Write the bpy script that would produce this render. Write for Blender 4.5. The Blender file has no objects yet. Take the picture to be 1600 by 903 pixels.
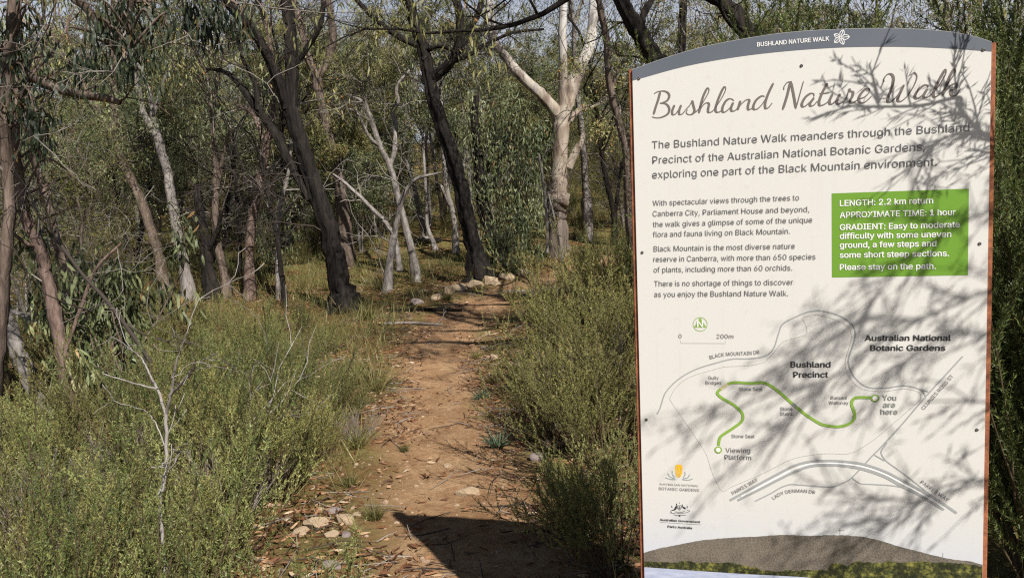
import bpy, math, random
import numpy as np
from mathutils import Vector

scene = bpy.context.scene
COL = scene.collection
R_ = math.radians

# ---------------------------------------------------------------- camera, sky, sun, exposure
PITCH, ROLL = R_(5.2835), R_(2.2134)
EYE = np.array([0.0, 0.0, 1.6])
FOC = 1232.0                                   # focal length for a 1600 pixel wide frame
_f = np.array([0, math.cos(PITCH), -math.sin(PITCH)])
_r = np.array([1.0, 0, 0])
_d = np.cross(_f, _r)
_c, _s = math.cos(ROLL), math.sin(ROLL)
CAM = np.array([_c * _r + _s * _d, -_s * _r + _c * _d, _f])   # right, down, forward
cam_data = bpy.data.cameras.new('camera')
cam_data.lens = 36.0 * FOC / 1600.0
cam_data.sensor_width = 36.0
cam_data.clip_start = 0.05
cam_data.clip_end = 2000
cam = bpy.data.objects.new('camera', cam_data)
COL.objects.link(cam)
from mathutils import Matrix
cam.matrix_world = Matrix(((CAM[0][0], -CAM[1][0], -CAM[2][0], EYE[0]),
                           (CAM[0][1], -CAM[1][1], -CAM[2][1], EYE[1]),
                           (CAM[0][2], -CAM[1][2], -CAM[2][2], EYE[2]), (0, 0, 0, 1)))
scene.camera = cam

SUN_EL, SUN_AZ = R_(42.0), R_(28.5)            # the sun stands behind the viewer, to the right
SUN = np.array([math.sin(SUN_AZ) * math.cos(SUN_EL), -math.cos(SUN_AZ) * math.cos(SUN_EL), math.sin(SUN_EL)])
sun_data = bpy.data.lights.new('sun', 'SUN')
sun_data.energy = 5.0
sun_data.angle = R_(0.53)
sun_data.color = (1.0, 0.955, 0.88)
sun = bpy.data.objects.new('sun', sun_data)
COL.objects.link(sun)
sun.rotation_euler = Vector(SUN).to_track_quat('Z', 'Y').to_euler()

world = bpy.data.worlds.new('World')
scene.world = world
world.use_nodes = True
_n = world.node_tree.nodes
_l = world.node_tree.links
sky = _n.new('ShaderNodeTexSky')
sky.sky_type = 'NISHITA'
sky.sun_disc = False
sky.sun_elevation = SUN_EL
sky.sun_rotation = math.pi - SUN_AZ
sky.dust_density = .4
sky.air_density = .8
_tc = _n.new('ShaderNodeTexCoord')
_mp = _n.new('ShaderNodeMapping'); _mp.inputs['Scale'].default_value = (1, 1, 3)
_no = _n.new('ShaderNodeTexNoise'); _no.inputs['Scale'].default_value = 2.3; _no.inputs['Detail'].default_value = 7
_cr = _n.new('ShaderNodeValToRGB'); _cr.color_ramp.elements[0].position = .42; _cr.color_ramp.elements[1].position = .68
_mx = _n.new('ShaderNodeMixRGB'); _mx.inputs[2].default_value = (9.0, 9.2, 10.0, 1)
_l.new(_tc.outputs['Generated'], _mp.inputs[0]); _l.new(_mp.outputs[0], _no.inputs[0]); _l.new(_no.outputs[0], _cr.inputs[0])
_sx = _n.new('ShaderNodeSeparateXYZ'); _l.new(_tc.outputs['Generated'], _sx.inputs[0])
_mr = _n.new('ShaderNodeMapRange'); _mr.inputs['From Min'].default_value = .22; _mr.inputs['From Max'].default_value = .36
_mr.inputs['To Min'].default_value = .9; _mr.inputs['To Max'].default_value = .0; _l.new(_sx.outputs['Z'], _mr.inputs['Value'])   # cloud lies low towards the horizon
_mu = _n.new('ShaderNodeMath'); _mu.operation = 'MULTIPLY_ADD'; _mu.inputs[2].default_value = .0
_l.new(_cr.outputs[0], _mu.inputs[0]); _l.new(_mr.outputs[0], _mu.inputs[1])
_ma = _n.new('ShaderNodeMath'); _ma.operation = 'MAXIMUM'; _mb = _n.new('ShaderNodeMath'); _mb.operation = 'MULTIPLY'; _mb.inputs[1].default_value = .75
_l.new(_mr.outputs[0], _mb.inputs[0]); _l.new(_mu.outputs[0], _ma.inputs[0]); _l.new(_mb.outputs[0], _ma.inputs[1])
_l.new(_ma.outputs[0], _mx.inputs[0]); _l.new(sky.outputs[0], _mx.inputs[1])
bg = _n['Background']
_l.new(_mx.outputs[0], bg.inputs[0])
bg.inputs[1].default_value = 0.05
scene.view_settings.view_transform = 'Standard'
scene.view_settings.look = 'None'
scene.view_settings.gamma = 1.0
scene.view_settings.use_curve_mapping = False
scene.view_settings.exposure = 0.62
scene.cycles.use_denoising = False
scene.cycles.filter_width = 1.2
scene.cycles.sample_clamp_indirect = 4.0
scene.cycles.max_bounces = 6
scene.cycles.diffuse_bounces = 2
scene.cycles.transparent_max_bounces = 8

# ---------------------------------------------------------------- helpers
def at(px, py, y):
    """point in the place at depth y (metres ahead) seen at a spot of the 1600 x 903 photograph"""
    d = np.array([(px - 800) / FOC, (py - 451.5) / FOC, 1.0]) @ CAM
    return EYE + d * (y / d[1])

def _hash(ix, iy, seed):
    h = (ix.astype(np.int64) * 374761393 + iy.astype(np.int64) * 668265263 + seed * 1442695041) & 0xFFFFFFFF
    h = ((h ^ (h >> 13)) * 1274126177) & 0xFFFFFFFF
    return ((h ^ (h >> 16)) & 0xFFFF) / 65535.0

def vnoise(x, y, seed=0):
    x = np.asarray(x, float); y = np.asarray(y, float)
    ix, iy = np.floor(x), np.floor(y)
    fx, fy = x - ix, y - iy
    fx = fx * fx * (3 - 2 * fx); fy = fy * fy * (3 - 2 * fy)
    a, b = _hash(ix, iy, seed), _hash(ix + 1, iy, seed)
    c, d = _hash(ix, iy + 1, seed), _hash(ix + 1, iy + 1, seed)
    return (a * (1 - fx) + b * fx) * (1 - fy) + (c * (1 - fx) + d * fx) * fy

def fbm(x, y, seed=0, o=4):
    s, a, t = 0, 1.0, 0
    for i in range(o):
        s = s + a * vnoise(np.asarray(x) * 2 ** i, np.asarray(y) * 2 ** i, seed + i * 7); t += a; a *= .5
    return s / t - .5

def smooth(e0, e1, x):
    t = np.clip((np.asarray(x, float) - e0) / (e1 - e0), 0, 1)
    return t * t * (3 - 2 * t)

PATH_Y = np.array([-6, 0, 3.4, 4.2, 5.4, 6.5, 7.6, 9.75, 10.7, 11.9, 12.9, 13.9, 15.5, 17.5, 22])
PATH_X = np.array([-.10, -.13, -.16, -.30, -.46, -.62, -.74, -.90, -.80, -.50, -.10, .45, 1.5, 3.0, 7.0])
PATH_W = np.array([.5, .5, .5, .5, .46, .46, .46, .46, .48, .52, .55, .55, .5, .5, .5])
HY = np.array([-60, 0, 6, 10, 14, 20, 30, 50, 80, 115, 140, 240])
HZ = np.array([-2.0, 0, 0, .13, .45, .95, 1.9, 4.0, 7.8, 12.6, 13.2, 11.0])

def path_dist(x, y):
    """signed-ish distance to the path's edge: negative on the path"""
    return np.abs(x - np.interp(y, PATH_Y, PATH_X)) - np.interp(y, PATH_Y, PATH_W)

def H(x, y):
    x = np.asarray(x, float); y = np.asarray(y, float)
    h = np.interp(y, HY, HZ)
    h = (h + np.interp(y - 1.5, HY, HZ) + np.interp(y + 1.5, HY, HZ)) / 3
    rel = x - np.interp(y, PATH_Y, PATH_X)
    h = h + .22 * smooth(.45, 1.6, rel) * smooth(3, 6, y) * (1 - smooth(18, 30, y)) - .16 * smooth(-.5, -3.0, rel) * (1 - smooth(14, 24, y))
    h = h + .9 * fbm(x / 9, y / 9, 3, 3) * smooth(12, 40, y) + .16 * fbm(x / 1.7, y / 1.7, 5, 3) * smooth(.1, 1.0, np.abs(rel) - .4)
    h = h + .05 * fbm(x / .35, y / .35, 9, 3) - .03 * (1 - smooth(-.2, .25, path_dist(x, y)))
    return h

def ground(px, py, lo=1.5, hi=140):
    """where the sight line through a spot of the photograph meets the ground"""
    ys = np.geomspace(lo, hi, 900)
    d = np.array([(px - 800) / FOC, (py - 451.5) / FOC, 1.0]) @ CAM
    P = EYE[None] + d[None] * (ys / d[1])[:, None]
    under = P[:, 2] < H(P[:, 0], P[:, 1])
    i = int(np.argmax(under)) if under.any() else len(ys) - 1
    p = P[i]; return np.array([p[0], p[1], float(H(p[0], p[1]))])

# ---- node materials
def mat(name):
    m = bpy.data.materials.new(name); m.use_nodes = True
    nt = m.node_tree
    return m, nt, nt.nodes['Principled BSDF'], nt.nodes['Material Output']

def N(nt, t, **kw):
    n = nt.nodes.new('ShaderNode' + t)
    for k, v in kw.items():
        if k.startswith('i_'): n.inputs[k[2:].replace('_', ' ')].default_value = v
        else: setattr(n, k, v)
    return n

def ramp(nt, fac, stops, interp='LINEAR'):
    r = nt.nodes.new('ShaderNodeValToRGB'); r.color_ramp.interpolation = interp
    e = r.color_ramp.elements
    while len(e) < len(stops): e.new(.5)
    for k, (p, c) in enumerate(stops):
        e[k].position = p; e[k].color = (*c, 1) if len(c) == 3 else c
    nt.links.new(fac, r.inputs[0]); return r.outputs[0]

def coords(nt, scale=(1, 1, 1), which='Object'):
    tc = nt.nodes.new('ShaderNodeTexCoord'); mp = nt.nodes.new('ShaderNodeMapping')
    mp.inputs['Scale'].default_value = scale
    nt.links.new(tc.outputs[which], mp.inputs[0]); return mp.outputs[0]

def noise(nt, vec, scale, detail=4, rough=.55, dist=0.0):
    n = nt.nodes.new('ShaderNodeTexNoise')
    n.inputs['Scale'].default_value = scale; n.inputs['Detail'].default_value = detail
    n.inputs['Roughness'].default_value = rough; n.inputs['Distortion'].default_value = dist
    nt.links.new(vec, n.inputs['Vector']); return n.outputs[0]

def mix(nt, fac, a, b, mode='MIX'):
    m = nt.nodes.new('ShaderNodeMixRGB'); m.blend_type = mode
    for s, v in ((0, fac), (1, a), (2, b)):
        if hasattr(v, 'links') or hasattr(v, 'is_linked'): nt.links.new(v, m.inputs[s])
        else: m.inputs[s].default_value = v if s == 0 else ((*v, 1) if len(v) == 3 else v)
    return m.outputs[0]

def bump(nt, h, strength, dist, bsdf):
    b = nt.nodes.new('ShaderNodeBump'); b.inputs['Strength'].default_value = strength; b.inputs['Distance'].default_value = dist
    nt.links.new(h, b.inputs['Height']); nt.links.new(b.outputs[0], bsdf.inputs['Normal'])

def plain(name, col, rough=.6, metal=0.0, spec=.4):
    m, nt, b, o = mat(name)
    b.inputs['Base Color'].default_value = (*col, 1); b.inputs['Roughness'].default_value = rough
    b.inputs['Metallic'].default_value = metal; b.inputs['Specular IOR Level'].default_value = spec
    return m

def leaf_mat(name, stops, trans=.28, rough=.5, vary=.25):
    m, nt, b, o = mat(name)
    a = N(nt, 'Attribute', attribute_name='tint')
    c = ramp(nt, a.outputs['Fac'], stops)
    oi = N(nt, 'ObjectInfo')
    mr = N(nt, 'MapRange'); mr.inputs['To Min'].default_value = 1 - vary; mr.inputs['To Max'].default_value = 1 + vary
    nt.links.new(oi.outputs['Random'], mr.inputs['Value'])
    hs = N(nt, 'HueSaturation'); nt.links.new(mr.outputs[0], hs.inputs['Value']); nt.links.new(c, hs.inputs['Color'])
    c = hs.outputs[0]
    nt.links.new(c, b.inputs['Base Color']); b.inputs['Roughness'].default_value = rough
    b.inputs['Specular IOR Level'].default_value = .35
    t = N(nt, 'BsdfTranslucent'); nt.links.new(c, t.inputs[0])
    ms = N(nt, 'MixShader'); ms.inputs[0].default_value = trans
    nt.links.new(b.outputs[0], ms.inputs[1]); nt.links.new(t.outputs[0], ms.inputs[2]); nt.links.new(ms.outputs[0], o.inputs[0])
    return m

def bark_mat(name, stops, zs=.25, scale=9, strength=.6, dist=.02, rough=.9, fine=40, char=None):
    m, nt, b, o = mat(name)
    v = coords(nt, (1, 1, zs))
    n1 = noise(nt, v, scale, 6, .65, .3); n2 = noise(nt, v, fine, 3, .6)
    n3 = noise(nt, coords(nt), 1.1, 3)
    f = mix(nt, .35, n1, n2)
    c = ramp(nt, f, stops)
    c = mix(nt, ramp(nt, n3, [(.35, (0, 0, 0)), (.65, (1, 1, 1))]), mix(nt, 1.0, c, (.72, .70, .70), 'MULTIPLY'), c)
    nt.links.new(c, b.inputs['Base Color']); b.inputs['Roughness'].default_value = rough
    b.inputs['Specular IOR Level'].default_value = .2
    bump(nt, f, strength, dist, b)
    return m

# ---- mesh collecting
class MB:
    """collects tubes, leaves and faces and links them as one mesh object"""
    def __init__(s): s.V = []; s.F = {}; s.T = []; s.n = 0; s.tubes = {}
    def add(s, V, F, tint=.5, mi=0, sm=False):
        V = np.asarray(V, float).reshape(-1, 3); F = np.asarray(F)
        s.V.append(V); s.F.setdefault((F.shape[1], mi, sm), []).append(F + s.n)
        s.T.append(np.broadcast_to(np.asarray(tint, float), (len(V),)))
        s.n += len(V)
    def tube(s, P, r, sides=6, mi=0, tint=.5):
        P = np.asarray(P, float); r = np.broadcast_to(np.asarray(r, float), (len(P),))
        s.tubes.setdefault((len(P), sides, mi), []).append((P, r, tint))
    def flush(s, rough=0.0, seed=1):
        rng = np.random.default_rng(seed)
        for (n, sides, mi), L in s.tubes.items():
            P = np.stack([a[0] for a in L]); r = np.stack([a[1] for a in L]); tint = np.array([a[2] for a in L])
            T = np.gradient(P, axis=1); T /= np.linalg.norm(T, axis=2, keepdims=True) + 1e-9
            mean = np.abs(P[:, -1] - P[:, 0]); ref = np.eye(3)[np.argmin(mean, axis=1)][:, None, :]
            U = np.cross(T, np.broadcast_to(ref, T.shape)); U /= np.linalg.norm(U, axis=2, keepdims=True) + 1e-9
            W = np.cross(T, U)
            a = np.arange(sides) * 2 * math.pi / sides
            rr = r[:, :, None] * np.ones(sides)
            if rough and sides >= 8:
                rr = rr * (1 + rough * rng.standard_normal(rr.shape) * .5 + rough * np.repeat(rng.standard_normal((len(L), 1, sides)), n, axis=1))
            V = P[:, :, None] + rr[..., None] * (np.cos(a)[None, None, :, None] * U[:, :, None] + np.sin(a)[None, None, :, None] * W[:, :, None])
            B = len(L)
            idx = np.arange(B * n * sides).reshape(B, n, sides); nx = np.roll(idx, -1, axis=2)
            Q = np.stack([idx[:, :-1], nx[:, :-1], nx[:, 1:], idx[:, 1:]], axis=-1).reshape(-1, 4)
            s.add(V.reshape(-1, 3), Q, np.repeat(tint, n * sides), mi, True)
        s.tubes = {}
    def leaves(s, P, D, ln, wd, rng, tint=.5, mi=0, fold=False, curl=0.0):
        P = np.asarray(P, float); m = len(P)
        if not m: return
        D = D / (np.linalg.norm(D, axis=1, keepdims=True) + 1e-9)
        S = np.cross(D, rng.standard_normal((m, 3))); S /= np.linalg.norm(S, axis=1, keepdims=True) + 1e-9
        ln = np.broadcast_to(ln, (m,))[:, None]; wd = np.broadcast_to(wd, (m,))[:, None]
        tint = np.broadcast_to(tint, (m,))
        if not fold:
            mid = P + D * ln * .42
            V = np.stack([P, mid - S * wd * .5, P + D * ln, mid + S * wd * .5], axis=1)
            s.add(V.reshape(-1, 3), np.arange(m * 4).reshape(m, 4), np.repeat(tint, 4), mi)
        else:
            K = np.cross(D, S)
            a = P + D * ln * .3 + K * curl * ln * .3; b = P + D * ln * .68 + K * curl * ln * .3
            V = np.stack([P, a - S * wd * .5, a + S * wd * .5, b - S * wd * .42, b + S * wd * .42, P + D * ln], axis=1)
            o = np.arange(m)[:, None] * 6
            s.add(V.reshape(-1, 3), (o + np.array([[1, 2, 4, 3]])), np.repeat(tint, 6), mi)
            s.F.setdefault((3, mi, False), []).append(np.concatenate([o + np.array([[0, 2, 1]]), o + np.array([[3, 4, 5]])]) + s.n - m * 6)
    def mesh(s, name, mats, rough=0.0, seed=1):
        s.flush(rough, seed)
        me = bpy.data.meshes.new(name)
        V = np.concatenate(s.V) if s.V else np.zeros((0, 3))
        loops, sizes, mis, sms = [], [], [], []
        for (k, mi, sm), L in s.F.items():
            f = np.concatenate(L); loops.append(f.ravel()); sizes.append(np.full(len(f), k)); mis.append(np.full(len(f), mi)); sms.append(np.full(len(f), sm))
        loops = np.concatenate(loops); sizes = np.concatenate(sizes)
        me.vertices.add(len(V)); me.vertices.foreach_set('co', V.astype(np.float32).ravel())
        me.loops.add(len(loops)); me.loops.foreach_set('vertex_index', loops.astype(np.int32))
        me.polygons.add(len(sizes))
        me.polygons.foreach_set('loop_start', np.concatenate([[0], np.cumsum(sizes)[:-1]]).astype(np.int32))
        me.polygons.foreach_set('loop_total', sizes.astype(np.int32))
        me.polygons.foreach_set('material_index', np.concatenate(mis).astype(np.int32))
        me.polygons.foreach_set('use_smooth', np.concatenate(sms))
        at_ = me.attributes.new('tint', 'FLOAT', 'POINT'); at_.data.foreach_set('value', np.concatenate(s.T).astype(np.float32))
        me.update(calc_edges=True)
        for m in (mats if isinstance(mats, (list, tuple)) else [mats]): me.materials.append(m)
        return me
    def build(s, name, mats, parent=None, rough=0.0, seed=1):
        return link(name, s.mesh(name, mats, rough, seed), parent)

def link(name, me, parent=None, loc=None):
    o = bpy.data.objects.new(name, me); COL.objects.link(o)
    if parent is not None: o.parent = parent
    if loc is not None: o.location = loc
    return o

def tag(o, label=None, cat=None, group=None, kind=None):
    if label: o['label'] = label
    if cat: o['category'] = cat
    if group: o['group'] = group
    if kind: o['kind'] = kind
    return o

def thing(name, loc, label, cat, group=None, rz=0.0, sc=1.0):
    o = bpy.data.objects.new(name, None); COL.objects.link(o)
    o.location = loc; o.rotation_euler = (0, 0, rz); o.scale = (sc, sc, sc); o.empty_display_size = .1
    return tag(o, label, cat, group)

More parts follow.
